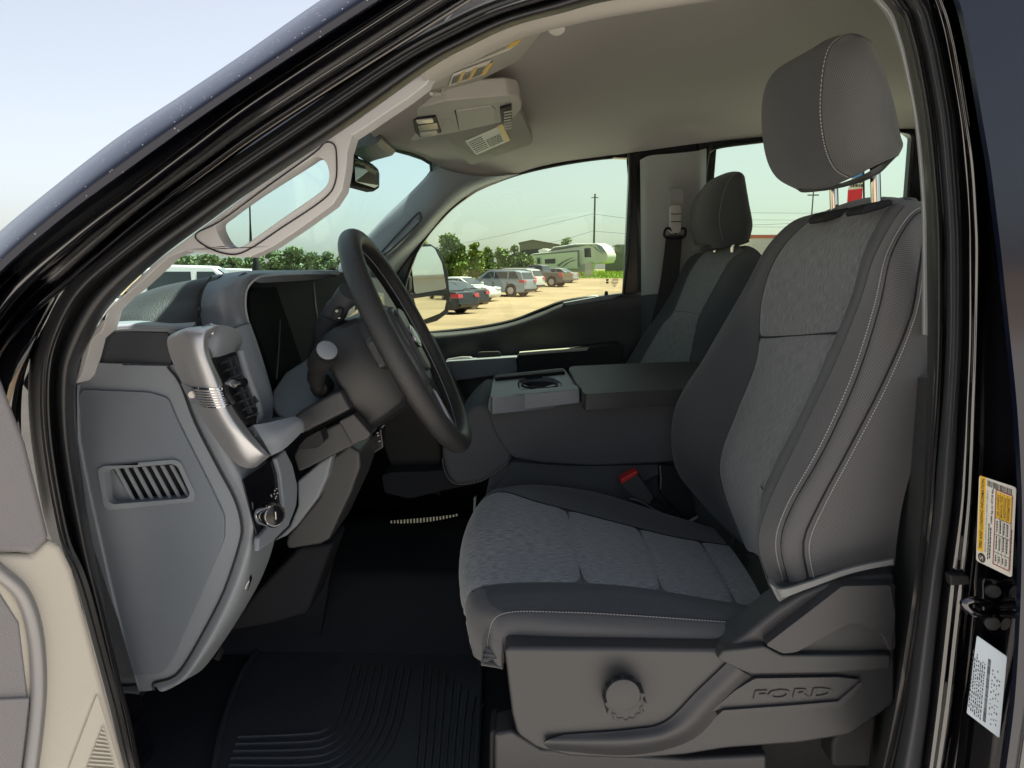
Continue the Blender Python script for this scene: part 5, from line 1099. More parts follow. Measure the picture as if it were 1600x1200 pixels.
dslab('pocket_panel', [(-150, 905), (0, 925), (30, 972), (44, 1086), (30, 1230), (-150, 1230)], -.004 + .006, 'doorg', dr, th=.01, bevel=.003)
a = [(x, y) for x, y in [(-120, 870), (-40, 872), (2, 898), (34, 930), (52, 985), (58, 1060), (54, 1130), (40, 1240)]]
o = tube('bright_trim', sm([DP.on(x, y, .004) for x, y in a], 6), .0085, M['doors'], dr, segs=14, flat=.8)
dslab('pocket_lower', [(-120, 1094), (44, 1088), (38, 1140), (26, 1240), (-120, 1240)], .006, 'doorg', dr, th=.01, bevel=.002)
dslab('speaker_surround', rnd([(150, 1084), (108, 1194), (92, 1260), (205, 1260), (186, 1200)], 4), .003, 'doorc', dr, th=.01, bevel=.002)
for i in range(16):
    y = 1136 + i * 6.2; x0 = 156 - i * 2.35; x1 = 159 + i * 1.7
    dslab('grille_slat', [(x0, y - 1.5), (x1, y + 1.2), (x1 + .5, y + 3.6), (x0 - .5, y + 1)], .006, 'doorc', dr, th=.006, bevel=0)
# ================================================================ floor mat: a thing of its own
mt = empty('floor_mat', (-.1, 1.05, .905), 'black ribbed rubber floor mat in front of the driver seat', 'floor mat')
mz = .915
mo_ = [PZ(x, y, mz) for x, y in [(330, 1230), (352, 1120), (385, 1040), (425, 1000), (480, 1006), (600, 992), (740, 978), (752, 1030), (750, 1120), (742, 1260)]]
v, f = prism(mo_, [p + Vector((0, 0, -.008)) for p in mo_]); mk('mat_base', v, f, M['mat'], mt, bevel=.003)
E = [PZ(x, y, mz) for x, y in [(330, 1230), (352, 1120), (385, 1040), (425, 1002), (480, 1008), (600, 994), (740, 980), (750, 1030), (748, 1120), (740, 1260)]]
tube('mat_rim', sm(E, 5), .006, M['mat'], mt, segs=8)
rp_ = sm([PZ(x, y, mz + .002) for x, y in [(222, 1200), (250, 1100), (318, 1000), (372, 965), (420, 985), (480, 1005)]], 4)
for i in range(9):
    k = i * 13.0
    pts = [(372 - i * 3.5, 1152 + i * 11), (470, 1148 + i * 12), (506 + k * .25, 1142 + i * 11.5), (528 + k * .55, 1122 + i * 9.5), (537 + k * .80, 1095 + i * 6), (552 + k * .86, 1038 + i * 1.0)]
    tube('mat_rib', sm([PZ(x, y, mz + .0015) for x, y in pts], 6), .0028, M['mat'], mt, segs=6, flat=1.2)
for i in range(9):
    x = 602 + i * 11.5 + 58; y0 = 1040 + (i ** 1.6) * 2.2
    tube('mat_rib', [PZ(x + 2, y0, mz + .0015), PZ(x - 4, 1120, mz + .0015), PZ(x - 14 , 1240, mz + .0015)], .0028, M['mat'], mt, segs=6, flat=1.2)
slab('kick_panel', [(216, 1082), (300, 1050), (372, 960), (470, 880), (520, 870), (500, 1000), (380, 1010), (300, 1200), (216, 1230)], 1.32, .02, M['carpet'], T)
# ================================================================ THE PLACE OUTSIDE
def gz(x, y):
    if y < 6: return 0
    if y < 35: return -.30 * (y - 6) / 29
    if y < 65: return -.30 + .60 * (y - 35) / 30
    if y < 95: return .30 + .030 * (y - 65)
    return 1.2
gm = mat('sandy_lot', (.31, .225, .145), .95, bump=.9, bscale=6, col2=(.20, .145, .092), cscale=.22, spec=.1)
def sheet(name, xs, ysl, m, dz=0, zf=gz, **k):
    v = [Vector((x, y, zf(x, y) + dz)) for x in xs for y in ysl]; n = len(ysl)
    f = [(i * n + j, (i + 1) * n + j, (i + 1) * n + j + 1, i * n + j + 1) for i in range(len(xs) - 1) for j in range(n - 1)]
    o = mk(name, v, f, m, None, **k)
    return o
ysl = [-800, -300, -80, -20, 0, 6, 12, 20, 28, 35, 42, 50, 58, 65, 75, 85, 95, 130, 200, 400, 900]
g = sheet('ground', [-900, -300, -100, -40, -15, 0, 15, 40, 100, 300, 900], ysl, gm, kind='structure')
sheet('bounce_apron', [-14, -7, 0, 7, 14], [-16, -10, -4, 0, 4, 6, 9], mat('bounce_ground', (.44, .42, .39), .95, bump=1, bscale=25, col2=(.34, .32, .295), cscale=1.5, spec=.1), dz=.02, kind='structure')  # unseen pale ground added to bounce neutral light into the cab
grass = mat('grass_base', (.15, .24, .03), .95, col2=(.09, .15, .03), cscale=.8, bump=.6, bscale=20, spec=.1)
def gpt(px, Y): 
    d = ray(px, 430); return CAM.x + d.x / d.y * Y
sheet('grass_field', [gpt(655, 85) - 14, gpt(720, 85), gpt(800, 85), gpt(890, 85), gpt(990, 85), gpt(1100, 85) + 10, 90], [77, 80, 85, 92, 100, 130, 260], grass, dz=.03, kind='structure')
# grass blades as countless stuff
a = Acc(); random.seed(11)
for i in range(9000):
    y = random.uniform(77, 100); x = random.uniform(gpt(640, y), gpt(1000, y)); z = gz(x, y) + .02; h = random.uniform(.12, .4); w_ = .05; t = random.uniform(0, 3.1)
    d = Vector((math.cos(t), math.sin(t), 0)) * w_; b = Vector((x, y, z)); tip = b + Vector((random.uniform(-.1, .1), random.uniform(-.1, .1), h))
    a.add([b - d, b + d, tip], [(0, 1, 2)])
o = a.make('grass', mat('grass_blades', (.26, .38, .03), .8, col2=(.36, .44, .05), cscale=.5), None, kind='stuff')
o['label'] = 'bright green uncut grass behind the sandy lot'; o['category'] = 'grass'
# --- trees
lm = [mat('leaves_a', (.10, .17, .02), .7, col2=(.21, .30, .04), cscale=1.2), mat('leaves_b', (.07, .13, .02), .7, col2=(.16, .24, .04), cscale=1.2)]
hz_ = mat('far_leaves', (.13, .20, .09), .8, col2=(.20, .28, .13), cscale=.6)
bark = mat('bark', (.10, .075, .05), .9, bump=1, bscale=30)
def tree(name, px, Y, wpx, toppx, botpx, label, cat='tree', m=None, n=1600, group=None, leaf=.28, flat=1.0):
    x = gpt(px, Y); zt = P(px, toppx, Y).z; zb = min(P(px, botpx, Y).z, gz(x, Y)+.0); zb = gz(x, Y)
    wd = wpx * 1.2 * Y / F; n = int(n * 1.35); h = zt - zb
    e = empty(name, (x, Y, zb), label, cat, group)
    blobs = []
    k = max(12, int(16 + wd * 3))
    for i in range(k):
        t = random.uniform(.12, .86) if i else .86
        rx = wd * .5 * (1.0 - .5 * t) * random.uniform(.1, .8); an = random.uniform(0, 6.28)
        blobs.append((Vector((math.cos(an) * rx, math.sin(an) * rx * .7, h * t)), random.uniform(.12, .26) * min(h, wd * 1.1) * (1 - .25 * t)))
    a = Acc()
    leaf *= .8; n = int(n * 1.7)
    for i in range(n):
        c, r = random.choice(blobs); d = Vector((random.gauss(0, 1), random.gauss(0, 1), random.gauss(0, 1))).normalized() * r * (random.uniform(.5, 1.15) if i % 5 else random.uniform(.8, 1.6))
        d.z *= .8; p = c + d
        if p.z > h * 1.02 or p.z < .05: p.z = max(.1, min(p.z, h)) * random.uniform(.9, 1)
        q = Vector((random.gauss(0, 1), random.gauss(0, 1), random.gauss(0, 1))).normalized(); s = q.orthogonal().normalized(); t = q.cross(s); l = leaf * random.uniform(.5, 1.1)
        p += Vector((x, Y, zb)); a.add([p - s * l, p - t * l * .6, p + s * l, p + t * l * .6], [(0, 1, 2, 3)])
    a.make('crown', m or random.choice(lm), e)
    V0 = Vector((x, Y, zb)); a = Acc()
    v, f = tube_data([V0 + Vector((0, 0, -.2)), V0 + Vector((.05, 0, h * .4)), V0 + Vector((.1, 0, h * .8))], [.16, .11, .04], 8); a.add(v, f)
    for i in range(5):
        c = blobs[i][0]; v, f = tube_data([V0 + Vector((.04, 0, h * .25)), V0 + c * .6 + Vector((0, 0, h * .1)), V0 + c], [.08, .05, .02], 6); a.add(v, f)
    a.make('trunk', bark, e)
    return e
random.seed(21)
for (px, wpx, top, lab, n) in [(664, 16, 371, 'small green bush just left of the far door mirror top', 500), (702, 38, 362, 'tallest leafy green tree right of the door mirror', 2600), (722, 20, 375, 'narrow dark green tree right of the tallest one', 1200), (742, 26, 374, 'loose topped green tree above the parked sedans', 1700),
                               (762, 28, 384, 'rounded green tree behind the white sedan', 1500), (786, 30, 383, 'broad green tree behind the silver SUV', 1700), (806, 26, 381, 'bushy green tree beside the brown building', 1500), (826, 24, 397, 'low green bush in front of the brown building', 900), (722, 30, 410, 'low light green shrub behind the parked sedans', 900), (745, 24, 412, 'low light green shrub behind the white sedan', 800)]:
    near = top > 400
    tree('bush' if near or n == 500 else 'tree', px, 66 if near else (74 + (px % 7)), wpx, top, 430, lab, 'bush' if near or n == 500 else 'tree', n=n, group='trees beyond the lot')
tree('tree', 885, 125, 24, 367, 400, 'round green tree behind the caravan roof', n=1100)
for (px, wpx, top, lab) in [(292, 34, 400, 'hazy tree left end of the line seen through the windscreen'), (325, 40, 398, 'hazy tree above the white cab roof'), (362, 40, 402, 'hazy low tree below the grab handle'), (400, 36, 400, 'hazy tree beside the antenna'), (432, 34, 392, 'hazy rounded tree right of the antenna'), (460, 34, 386, 'tallest hazy tree through the windscreen'), (486, 32, 394, 'hazy tree right of the tallest one'), (512, 28, 393, 'hazy tree beside the steering wheel'), (540, 30, 398, 'hazy tree behind the steering wheel top')]:
    tree('tree', px, 120 + (px % 9), wpx * 1.3, top, 430, lab, m=hz_, n=1200, group='hazy trees seen through the windscreen', leaf=.5)
for (px, top, wp) in [(1182, 362, 14), (1218, 358, 14), (1252, 352, 20)]:
    tree('tree', px, 60, wp, top, 400, {1182: 'scrubby little tree beside the passenger headrest', 1218: 'thin little pine above the red roof edge', 1252: 'leafy tree left of the driver seat shoulder'}[px], n=700, leaf=.2)
# --- vehicles
tyre = mat('tyre', (.012, .012, .012), .8); rimm = mat('alloy', (.35, .35, .36), .3, metal=.8); dg = mat('car_glass', (.01, .014, .014), .05, coat=1)
tl = mat('tail_lamp', (.45, .012, .015), .2, coat=1); hl = mat('head_lamp', (.7, .7, .68), .15, coat=1); under = mat('dark_cladding', (.02, .02, .02), .7)
def car(name, label, cat, px, pybot, Y, yaw, paint, kind, group):
    x = gpt(px, Y); e = empty(name, (x, Y, gz(x, Y)), label, cat, group)
    Lg, Wd, H = {'sedan': (4.8, 1.82, 1.45), 'suv': (5.0, 1.95, 1.76), 'truck': (5.8, 2.0, 1.92)}[kind]
    wr = {'sedan': .33, 'suv': .38, 'truck': .42}[kind]; R = Matrix.Rotation(yaw, 3, 'Z')
    base = Vector((x, Y, gz(x, Y)))
    T_ = lambda a, b, c: base + R @ Vector((a, b, c))
    fr = Lg / 2
    low = {'sedan': [(-fr, .35), (-fr + .03, .75), (-fr + .12, .98), (-1.6, 1.02), (-.9, .98), (1.0, .96), (1.35, .90), (fr - .25, .78), (fr, .62), (fr, .35), (fr - .15, .2), (-fr + .15, .2)],
           'suv': [(-fr, .42), (-fr + .02, .85), (-fr + .08, 1.12), (-1.2, 1.13), (1.05, 1.08), (1.35, 1.05), (fr - .2, .98), (fr, .80), (fr, .42), (fr - .15, .26), (-fr + .15, .26)],
           'truck': [(-fr, .55), (-fr, .9), (-fr, 1.22), (-.95, 1.24), (-.85, 1.2), (1.0, 1.2), (1.4, 1.18), (fr - .15, 1.12), (fr, 1.0), (fr, .55), (fr - .15, .35), (-fr + .15, .35)]}[kind]
    top = {'sedan': [(-1.75, 1.00), (-1.0, 1.38), (-.3, H), (.35, 1.42), (1.25, .96)], 'suv': [(-fr + .12, 1.12), (-fr + .35, 1.62), (-1.6, H - .04), (0, H), (.5, 1.70), (1.35, 1.06)],
           'truck': [(-.95, 1.22), (-.80, 1.84), (-.3, H), (.5, 1.90), (1.35, 1.2)]}[kind]
    def side(prof, half, half2, inset_top):
        V = []; n = len(prof); zs = [p[1] for p in prof]; z0, z1 = min(zs), max(zs)
        for s, hw in ((-1, half), (1, half)):
            for (a, c) in prof:
                t = (c - z0) / (z1 - z0); V.append(T_(a, s * (hw * (1 - t) + half2 * t), c))
        F_ = [tuple(range(n)), tuple(range(2 * n - 1, n - 1, -1))] + [(i, (i + 1) % n, n + (i + 1) % n, n + i) for i in range(n)]
        return V, F_
    v, f = side(low, Wd / 2, Wd / 2 - .06, 0); mk('body', v, f, paint, e, bevel=.06, segs=3)
    v, f = side(top, Wd / 2 - .08, Wd / 2 - .26, 0); mk('cabin', v, f, paint, e, bevel=.05, segs=3)
    # window glass: side panes proud of the cabin, windscreens front and rear
    zt = H - .14; zb = {'sedan': 1.03, 'suv': 1.18, 'truck': 1.28}[kind]
    panes = {'sedan': [(-1.35, -.55), (-.5, .3), (.35, .9)], 'suv': [(-2.05, -1.25), (-1.15, -.15), (-.08, .85)], 'truck': [(-.75, .1), (.18, 1.0)]}[kind]
    def hw(z): 
        z0 = min(p[1] for p in top); z1 = max(p[1] for p in top); t = (z - z0) / (z1 - z0); return (Wd / 2 - .08) * (1 - t) + (Wd / 2 - .26) * t + .012
    for s in (-1, 1):
        for (a0, a1) in panes:
            lt = .12 if a1 == panes[-1][1] else 0.02; lt *= 4 if a1 == panes[-1][1] else 1; rt_ = .3 if (a0 == panes[0][0] and kind != 'truck') else .02
            q = [T_(a0, s * hw(zb), zb), T_(a1, s * hw(zb), zb), T_(a1 - lt, s * hw(zt), zt), T_(a0 + rt_, s * hw(zt), zt)]
            d = R @ Vector((0, -s * .02, 0)); v, f = prism(q, [p + d for p in q]); mk('window', v, f, dg, e)
    for (i0, i1, nm) in [(0, 1, 'rear_window'), (len(top) - 1, len(top) - 2, 'windscreen')]:
        (a0, z0), (a1, z1) = top[i0], top[i1]; a0, z0 = a0 + (a1 - a0) * .1, z0 + (z1 - z0) * .1; a1, z1 = a0 + (a1 - a0) * .88, z0 + (z1 - z0) * .88
        d = .02 if i0 else -.02
        q = [T_(a0 + d, -hw(z0) + .1, z0 + .01), T_(a0 + d, hw(z0) - .1, z0 + .01), T_(a1 + d, hw(z1) - .08, z1 + .02), T_(a1 + d, -hw(z1) + .08, z1 + .02)]
        v, f = prism(q, [p + R @ Vector((-d, 0, -.01)) for p in q]); mk(nm, v, f, dg, e)
    wb = {'sedan': 1.4, 'suv': 1.48, 'truck': 1.85}[kind]
    for sx in (-1, 1):
        for s in (-1, 1):
            c = T_(sx * wb, s * (Wd / 2 - .2), wr); n_ = R @ Vector((0, s, 0))
            arch = disc('wheel_arch', T_(sx * wb, s * (Wd / 2 - .22), wr + .03), n_, wr + .07, .225, under, e, 24)
            w_ = disc('wheel', c, n_, wr, .222, tyre, e, 24, prof=[(0, 0), (1, 0), (1, .85), (.9, 1), (.68, 1), (.66, .93), (0, .93)])
            disc('rim', T_(sx * wb, s * (Wd / 2 + .005), wr), n_, wr * .62, .012, rimm, w_, 16)
    zl = {'sedan': .82, 'suv': 1.0, 'truck': 1.02}[kind]
    for s in (-1, 1):
        q = [T_(-fr - .01, s * (Wd / 2 - .42), zl - .07), T_(-fr - .01, s * (Wd / 2 - .03), zl - .09), T_(-fr + .02, s * (Wd / 2 - .04), zl + .10), T_(-fr + .02, s * (Wd / 2 - .42), zl + .07)]
        if kind == 'truck': q = [T_(-fr - .01, s * (Wd / 2 - .2), .85), T_(-fr - .01, s * (Wd / 2 + .0), .85), T_(-fr - .01, s * (Wd / 2 + .0), 1.2), T_(-fr - .01, s * (Wd / 2 - .2), 1.2)]
        v, f = prism(q, [p + R @ Vector((.38, 0, 0)) + R @ Vector((0, s * .025, 0)) for p in q]); mk('tail_lamp', v, f, tl, e, bevel=.01)
        q = [T_(fr + .005, s * (Wd / 2 - .5), zl - .14), T_(fr + .005, s * (Wd / 2 - .08), zl - .10), T_(fr - .02, s * (Wd / 2 - .06), zl + .0), T_(fr - .02, s * (Wd / 2 - .5), zl - .04)]
        v, f = prism(q, [p + R @ Vector((-.4, 0, .05)) for p in q]); mk('headlamp', v, f, hl, e, bevel=.01)
        q = T_(.95, s * (Wd / 2 + .06), zb + .03); a = Acc(); a.box(q, (.14, .16, .13), R); a.make('door_mirror', paint, e, bevel=.03)
    a = Acc(); a.box(T_(-fr - .0, 0, .42), (.10, Wd * .86, .16), R); a.box(T_(fr + .0, 0, .42), (.10, Wd * .86, .16), R); a.make('bumper', under if kind != 'sedan' else paint, e, bevel=.03)
    if kind == 'truck':
        a = Acc(); a.box(T_(-1.95, 0, 1.235), (1.85, 1.6, .03), R); a.make('cargo_bed', under, e)
    if kind == 'suv':
        a = Acc(); a.box(T_(-.5, Wd / 2 - .32, H + .02), (2.4, .05, .05), R); a.box(T_(-.5, -Wd / 2 + .32, H + .02), (2.4, .05, .05), R); a.make('roof_rail', rimm, e)
    # dark shut lines of the doors
    for s in (-1, 1):
        a = Acc()
        for xx in ({'sedan': (-.52, .35, 1.2), 'suv': (-1.2, -.1, .95), 'truck': (-.9, .12, 1.1)}[kind]): a.box(T_(xx, s * (Wd / 2 - .012), .68), (.02, .03, .6), R)
        a.make('door_gap', under, e)
    return e
pt_ = lambda n, c, metal=.4: mat(n, c, .3, metal=metal * .5, coat=.4)
GR = 'cars parked across the sandy lot'
yw = math.radians(153)
car('sedan', 'black sedan nearest the far door mirror with red tail lamps', 'car', 664, 482, 30.5, yw, pt_('paint_black', (.010, .010, .011)), 'sedan', GR)
car('sedan', 'dark sedan second in the row beside the door mirror', 'car', 691, 473, 35, yw, pt_('paint_dark', (.018, .018, .019)), 'sedan', GR)
car('sedan', 'white sedan parked nose towards the sandy lot', 'car', 720, 464, 41, math.radians(-28), pt_('paint_white', (.70, .71, .72), .1), 'sedan', GR)
car('suv', 'silver grey SUV parked between the white sedan and the pickup', 'car', 779, 456, 46, yw, pt_('paint_silver', (.27, .31, .37), .5), 'suv', GR)
car('suv', 'pale SUV hidden behind the silver grey one', 'car', 799, 450, 52, yw, pt_('paint_pale', (.60, .60, .58), .2), 'suv', GR)
car('pickup_truck', 'brown pickup truck parked in front of the caravan', 'pickup truck', 840, 444, 60, yw, pt_('paint_brown', (.13, .105, .095), .4), 'truck', GR)
car('sedan', 'grey car showing past the tail of the brown pickup', 'car', 866, 440, 68, yw, pt_('paint_grey', (.3, .3, .3)), 'sedan', GR)
# near vehicles seen over the dash through the windscreen, white trucks
car('pickup_truck', 'white pickup truck roof seen over the dash pad', 'pickup truck', 300, 0, 14.5, math.radians(20), pt_('paint_white', (.72, .73, .74), .1), 'truck', 'white vehicles in front of the truck')
car('pickup_truck', 'white pickup truck seen over the cluster hood left of the antenna', 'pickup truck', 372, 0, 21, math.radians(15), pt_('paint_white', (.66, .68, .70), .1), 'truck', 'white vehicles in front of the truck')
car('suv', 'white SUV roof right of the antenna over the cluster hood', 'car', 432, 0, 25, math.radians(12), pt_('paint_white', (.72, .73, .74), .1), 'suv', 'white vehicles in front of the truck')
# --- fifth-wheel caravan
Yc = 84; cx = gpt(885, Yc); e = empty('caravan', (cx, Yc, gz(cx, Yc)), 'large white fifth wheel caravan with grey swooshes and dark windows', 'caravan')
RV = Plane((840, 400, Yc + 3), (840, 430, Yc + 3), (940, 400, Yc - 2)); cw_ = mat('caravan_white', (.62, .62, .57), .4); gcol = mat('caravan_graphic', (.16, .165, .17), .4); lg = mat('caravan_grey', (.40, .40, .38), .4)
dvc = (-RV.n.x * 1.0, -RV.n.y, 0)
def rv(name, pts, off, th, m, par=e, bevel=0, **k):
    f = [RV.on(p[0], p[1], off) for p in pts]; v, fa = prism(f, [p - RV.n * th for p in f]); return mk(name, v, fa, m, par, bevel=bevel, **k)
vs = lambda L_: [(800 + x * .13333, 340 + y * .13333) for x, y in L_]
rv('body', vs([(205, 440), (240, 425), (430, 395), (480, 345), (740, 305), (990, 300), (1050, 325), (1095, 385), (1118, 430), (1115, 485), (1090, 530), (960, 545), (940, 520), (880, 540), (860, 640), (260, 640), (230, 540), (208, 480)]), 0, 2.5, cw_, bevel=.12, segs=3)
rv('slide_out', vs([(255, 440), (800, 388), (800, 600), (255, 600)]), .35, .4, cw_, bevel=.03)
for q in [[(248, 432), (805, 380), (808, 398), (250, 446)], [(782, 392), (806, 390), (808, 585), (786, 588)], [(250, 446), (262, 445), (266, 560), (252, 560)]]: rv('trim_line', vs(q), .37, .03, gcol)
rv('window', vs([(402, 488), (525, 480), (525, 538), (404, 542)]), .38, .03, dg); rv('window', vs([(848, 360), (922, 354), (928, 462), (852, 466)]), .03, .03, dg)
dd = rv('door', vs([(298, 465), (362, 458), (368, 560), (300, 562)]), .38, .03, lg, bevel=.01); rv('pane', vs([(314, 480), (345, 476), (348, 540), (318, 544)]), .40, .03, dg, dd)
rv('nose_window', vs([(985, 312), (1050, 330), (1110, 420), (1060, 400), (1010, 360)]), .03, .03, mat('caravan_nose', (.25, .32, .36), .1))
for q in [[(540, 560), (600, 520), (680, 482), (760, 458), (690, 490), (620, 530), (570, 575)], [(590, 590), (640, 540), (720, 500), (790, 490), (700, 520), (640, 565)], [(430, 400), (520, 350), (900, 325), (960, 335), (1010, 380), (1100, 440), (1090, 425), (1000, 355), (950, 322), (700, 325), (510, 375)]]: rv('swoosh', vs(q), .385, .02, gcol)
rv('lower_skirt', vs([(660, 560), (860, 545), (858, 638), (660, 636)]), .02, .03, lg)
rv('roof_pod', vs([(270, 385), (330, 362), (385, 368), (395, 392), (290, 415)]), -.6, 1.2, cw_, bevel=.1)
rv('roof_pod', vs([(660, 325), (680, 308), (745, 306), (750, 318)]), -.6, 1.0, cw_, bevel=.05)
for px in (905, 918): tube('support_leg', [RV.on(px, 425, -.5), RV.on(px, 438, -.5)], .06, gcol, e, segs=6)
# --- buildings
def bx(name, x0, x1, y0, y1, z0, z1, m, par=None, **k):
    a = Acc(); a.box(((x0 + x1) / 2, (y0 + y1) / 2, (z0 + z1) / 2), (x1 - x0, y1 - y0, z1 - z0)); return a.make(name, m, par, **k)
def zpx(px, py, Y): return P(px, py, Y).z
Yb = 120; b = empty('metal_building', (gpt(845, Yb), Yb, 1.2), 'brown metal shed with a low gable behind the caravan', 'building')
bw = mat('brown_sheet', (.17, .13, .10), .7, bump=.5, bscale=8); f = [P(x, y, Yb) for x, y in [(812, 405), (812, 379), (832, 375.5), (873, 383), (905, 390), (905, 405)]]
v, fa = prism(f, [p + Vector((0, 14, 0)) for p in f]); mk('wall', v, fa, bw, b)
f = [P(x, y, Yb - .3) for x, y in [(810, 380), (832, 375.5), (875, 383), (875, 382), (832, 374.3), (810, 379)]]; v, fa = prism(f, [p + Vector((0, 15, 0)) for p in f]); mk('roof', v, fa, mat('rust_roof', (.16, .09, .06), .7), b)
f = [P(x, y, Yb - .1) for x, y in [(814, 404), (814, 391), (838, 389), (850, 389), (850, 404)]]; v, fa = prism(f, [p + Vector((0, .3, 0)) for p in f]); mk('open_bay', v, fa, M['blackm'], b)
Yb = 130; x0 = gpt(965, Yb); b = empty('small_building', (x0 + 2, Yb, 1.2), 'small grey building at the right edge of the far window', 'building')
bx('wall', x0, x0 + 10, Yb, Yb + 6, 1.2, zpx(970, 384, Yb), mat('grey_sheet', (.20, .20, .19), .7), b); bx('roof', x0 - .3, x0 + 10.3, Yb - .3, Yb + 6.3, zpx(970, 384, Yb), zpx(970, 382, Yb), mat('grey_roof', (.25, .25, .25), .6), b)
Yf = 112; x0 = gpt(946, Yf); fn = empty('board_fence', (x0, Yf, 1.2), 'grey board fence beyond the grass', 'fence'); fm = mat('fence_boards', (.16, .155, .14), .8)
for i in range(24): bx('board', x0 + i * .45, x0 + i * .45 + .42, Yf, Yf + .05, 1.2, zpx(955, 396, Yf) + random.uniform(-.05, .05), fm, fn)
tag(bx('container', gpt(948, 118), gpt(963, 118), 118, 121, 1.2, zpx(955, 393, 118), mat('red_container', (.30, .05, .04), .6)), 'low red container behind the board fence', 'container')
bx('signboard', gpt(914, 78), gpt(924, 78), 78, 78.06, zpx(919, 432, 78), zpx(919, 411, 78), lg).name = 'lot_sign'
tag(bpy.data.objects['lot_sign'], 'blank grey board standing at the grass edge', 'sign')
# --- poles and wires
pm = mat('pole_wood', (.09, .11, .10), .8); wm = mat('wire', (.10, .12, .11), .7)
def pole(px, ytop, Y, r, label):
    x = gpt(px, Y); V0 = Vector((x, Y, gz(x, Y))); e = empty('utility_pole', V0, label, 'pole'); zt = zpx(px, ytop, Y)
    tube('shaft', [V0, Vector((x, Y, zt))], [r, r * .7], pm, e, segs=8)
    a = Acc(); a.box((x, Y, zt - .6), (1.2, .12, .12)); a.make('crossarm', pm, e)
    return Vector((x, Y, zt))
p1 = pole(927, 303, 115, .20, 'tall utility pole above the caravan')
p2 = pole(1261, 296, 75, .10, 'slim utility pole behind the driver headrest')
for i, (A_, B_) in enumerate([((560, 402, 190), (926, 334, 115)), ((926, 334, 115), (1300, 345, 100)), ((800, 385, 170), (926, 361, 115)), ((926, 361, 115), (1300, 366, 100)), ((926, 334, 115.5), (560, 380, 170))][:4]):
    a_, b_ = P(*A_), P(*B_); L_ = [a_.lerp(b_, t / 16) + Vector((0, 0, -1.2 * math.sin(t / 16 * math.pi) * (1 if i < 2 else .6))) for t in range(17)]
    tag(tube('overhead_wire', L_, .028, wm, None, segs=5), ['upper overhead wire rising to the pole above the caravan', 'upper overhead wire right of the pole above the caravan', 'lower overhead wire left of the pole above the caravan', 'lower overhead wire right of the pole above the caravan'][i], 'wire')
for i, y in enumerate((332, 343, 354)):
    tag(tube('overhead_wire', [P(1090, y, 90), P(1261, y + 1, 90), P(1440, y - 2, 90)], .022, wm, None, segs=5), ['topmost overhead wire in the rear side window', 'middle overhead wire in the rear side window', 'lowest overhead wire in the rear side window'][i], 'wire')
# --- white wall with banner and red coping, feather flag
Yw = 26; xw = gpt(1160, Yw); b = empty('white_building', (xw + 4, Yw, 0), 'long low white building with a rust red coping', 'building')
bx('wall', xw, xw + 16, Yw, Yw + 5, gz(0, 26), zpx(1210, 372, Yw), mat('white_wall', (.60, .60, .56), .7), b)
bx('coping', xw - .1, xw + 16.1, Yw - .1, Yw + 5.1, zpx(1210, 372, Yw), zpx(1210, 367, Yw), mat('red_coping', (.38, .09, .04), .7), b)
Yn = Yw - .3; e = empty('banner', (gpt(1215, Yn), Yn, 1.5), 'grey banner with a red triangle and a phone number', 'banner')
bnp = [P(x, y, Yn) for x, y in [(1176, 380), (1290, 372), (1290, 440), (1176, 440)]]; v, fa = prism(bnp, [p + Vector((0, .02, 0)) for p in bnp]); mk('cloth', v, fa, mat('banner_cloth', (.40, .43, .45), .7), e)
a = Acc(); a.add([P(1196, 392, Yn - .01), P(1208, 391, Yn - .01), P(1201, 382, Yn - .01)], [(0, 1, 2)]); a.make('triangle', M['redp'], e)
a = Acc(); O = P(1210, 392, Yn - .01); text_fit(a, '(66', O, P(1236, 391, Yn - .01) - O, P(1210, 381, Yn - .01) - O, Vector((0, -1, 0)), 0, 0, .8, 1, bold=.02); a.make('print', M['ink'], e)
Yg = 22; e = empty('feather_flag', (gpt(1349, Yg), Yg, gz(0, Yg)), 'feather flag in blue, white and red on a dark pole behind the headrest posts', 'flag')
tube('flag_pole', [Vector((gpt(1350, Yg), Yg, gz(0, Yg))), P(1350, 320, Yg), P(1349, 250, Yg)], .03, M['blackm'], e, segs=8)
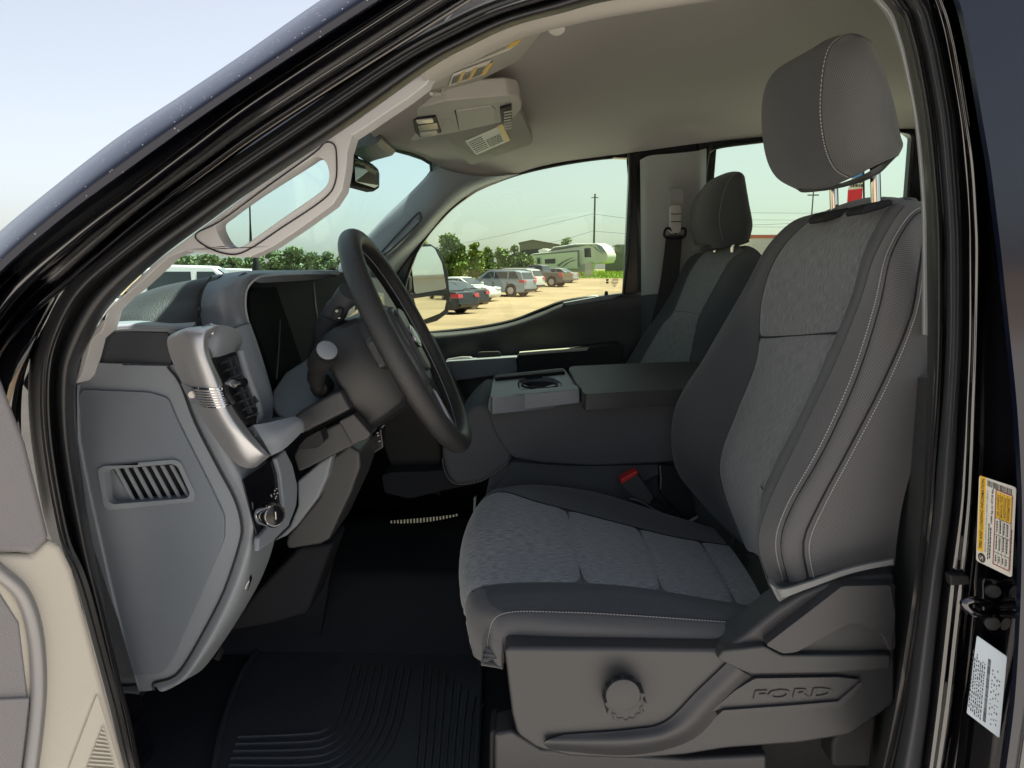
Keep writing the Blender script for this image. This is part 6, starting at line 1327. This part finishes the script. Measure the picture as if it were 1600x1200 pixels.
for nm, q, m in [('flag_panel', [(1332, 256), (1348, 250), (1348, 276), (1331, 279)], mat('flag_blue', (.06, .22, .55), .7)), ('flag_panel', [(1331, 279), (1348, 276), (1348, 294), (1325, 297)], mat('flag_white', (.62, .62, .60), .7)), ('flag_panel', [(1325, 297), (1348, 294), (1347, 312), (1324, 316)], mat('flag_red', (.60, .02, .04), .7))]:
    f = [P(x, y, Yg) for x, y in q]; v, fa = prism(f, [p + Vector((0, .015, 0)) for p in f]); mk(nm, v, fa, m, e)
a = Acc(); random.seed(9)
for r in range(2):
    x = 1331 - r * 2
    while x < 1345: l = random.uniform(2, 4); a.add([P(x, 282 + r * 6, Yg - .01), P(x + l, 281.6 + r * 6, Yg - .01), P(x + l, 286 + r * 6, Yg - .01), P(x, 286.4 + r * 6, Yg - .01)], [(0, 1, 2, 3)]); x += l + 1.2
a.make('print', M['ink'], e)
# --- what stands behind the truck, seen in its door mirror and on its paint
b = empty('warehouse', (76, 14, 0), 'long white metal warehouse reflected in the far door mirror', 'building')
wl = mat('white_sheet', (.52, .53, .53), .6, bump=.4, bscale=5)
bx('wall', 74, 76, 2, 60, 0, 4.6, wl, b); bx('roof', 73.6, 90, 1.5, 60.5, 4.6, 4.9, mat('pale_roof', (.5, .5, .5), .6), b)
for y in range(6, 58, 8): bx('door', 73.9, 74, y, y + 2.4, 0, 2.8, M['dashd'], b)
for i, (x, y, k_, c) in enumerate([(58, 12, 'truck', (.5, .5, .5)), (60, 17, 'suv', (.6, .6, .6)), (58, 22, 'truck', (.03, .03, .03)), (60, 27, 'suv', (.25, .03, .03))]):
    e = car('pickup_truck' if k_ == 'truck' else 'suv', ['silver pickup parked behind, seen only in the far door mirror', 'white SUV parked behind, seen only in the far door mirror', 'black pickup parked behind, seen only in the far door mirror', 'dark red SUV parked behind, seen only in the far door mirror'][i], 'car', 830, 0, 20, math.radians(170), pt_('paint_row', c, .3), k_, 'vehicles parked behind the truck')
    e.location = Vector((x, y, 0))
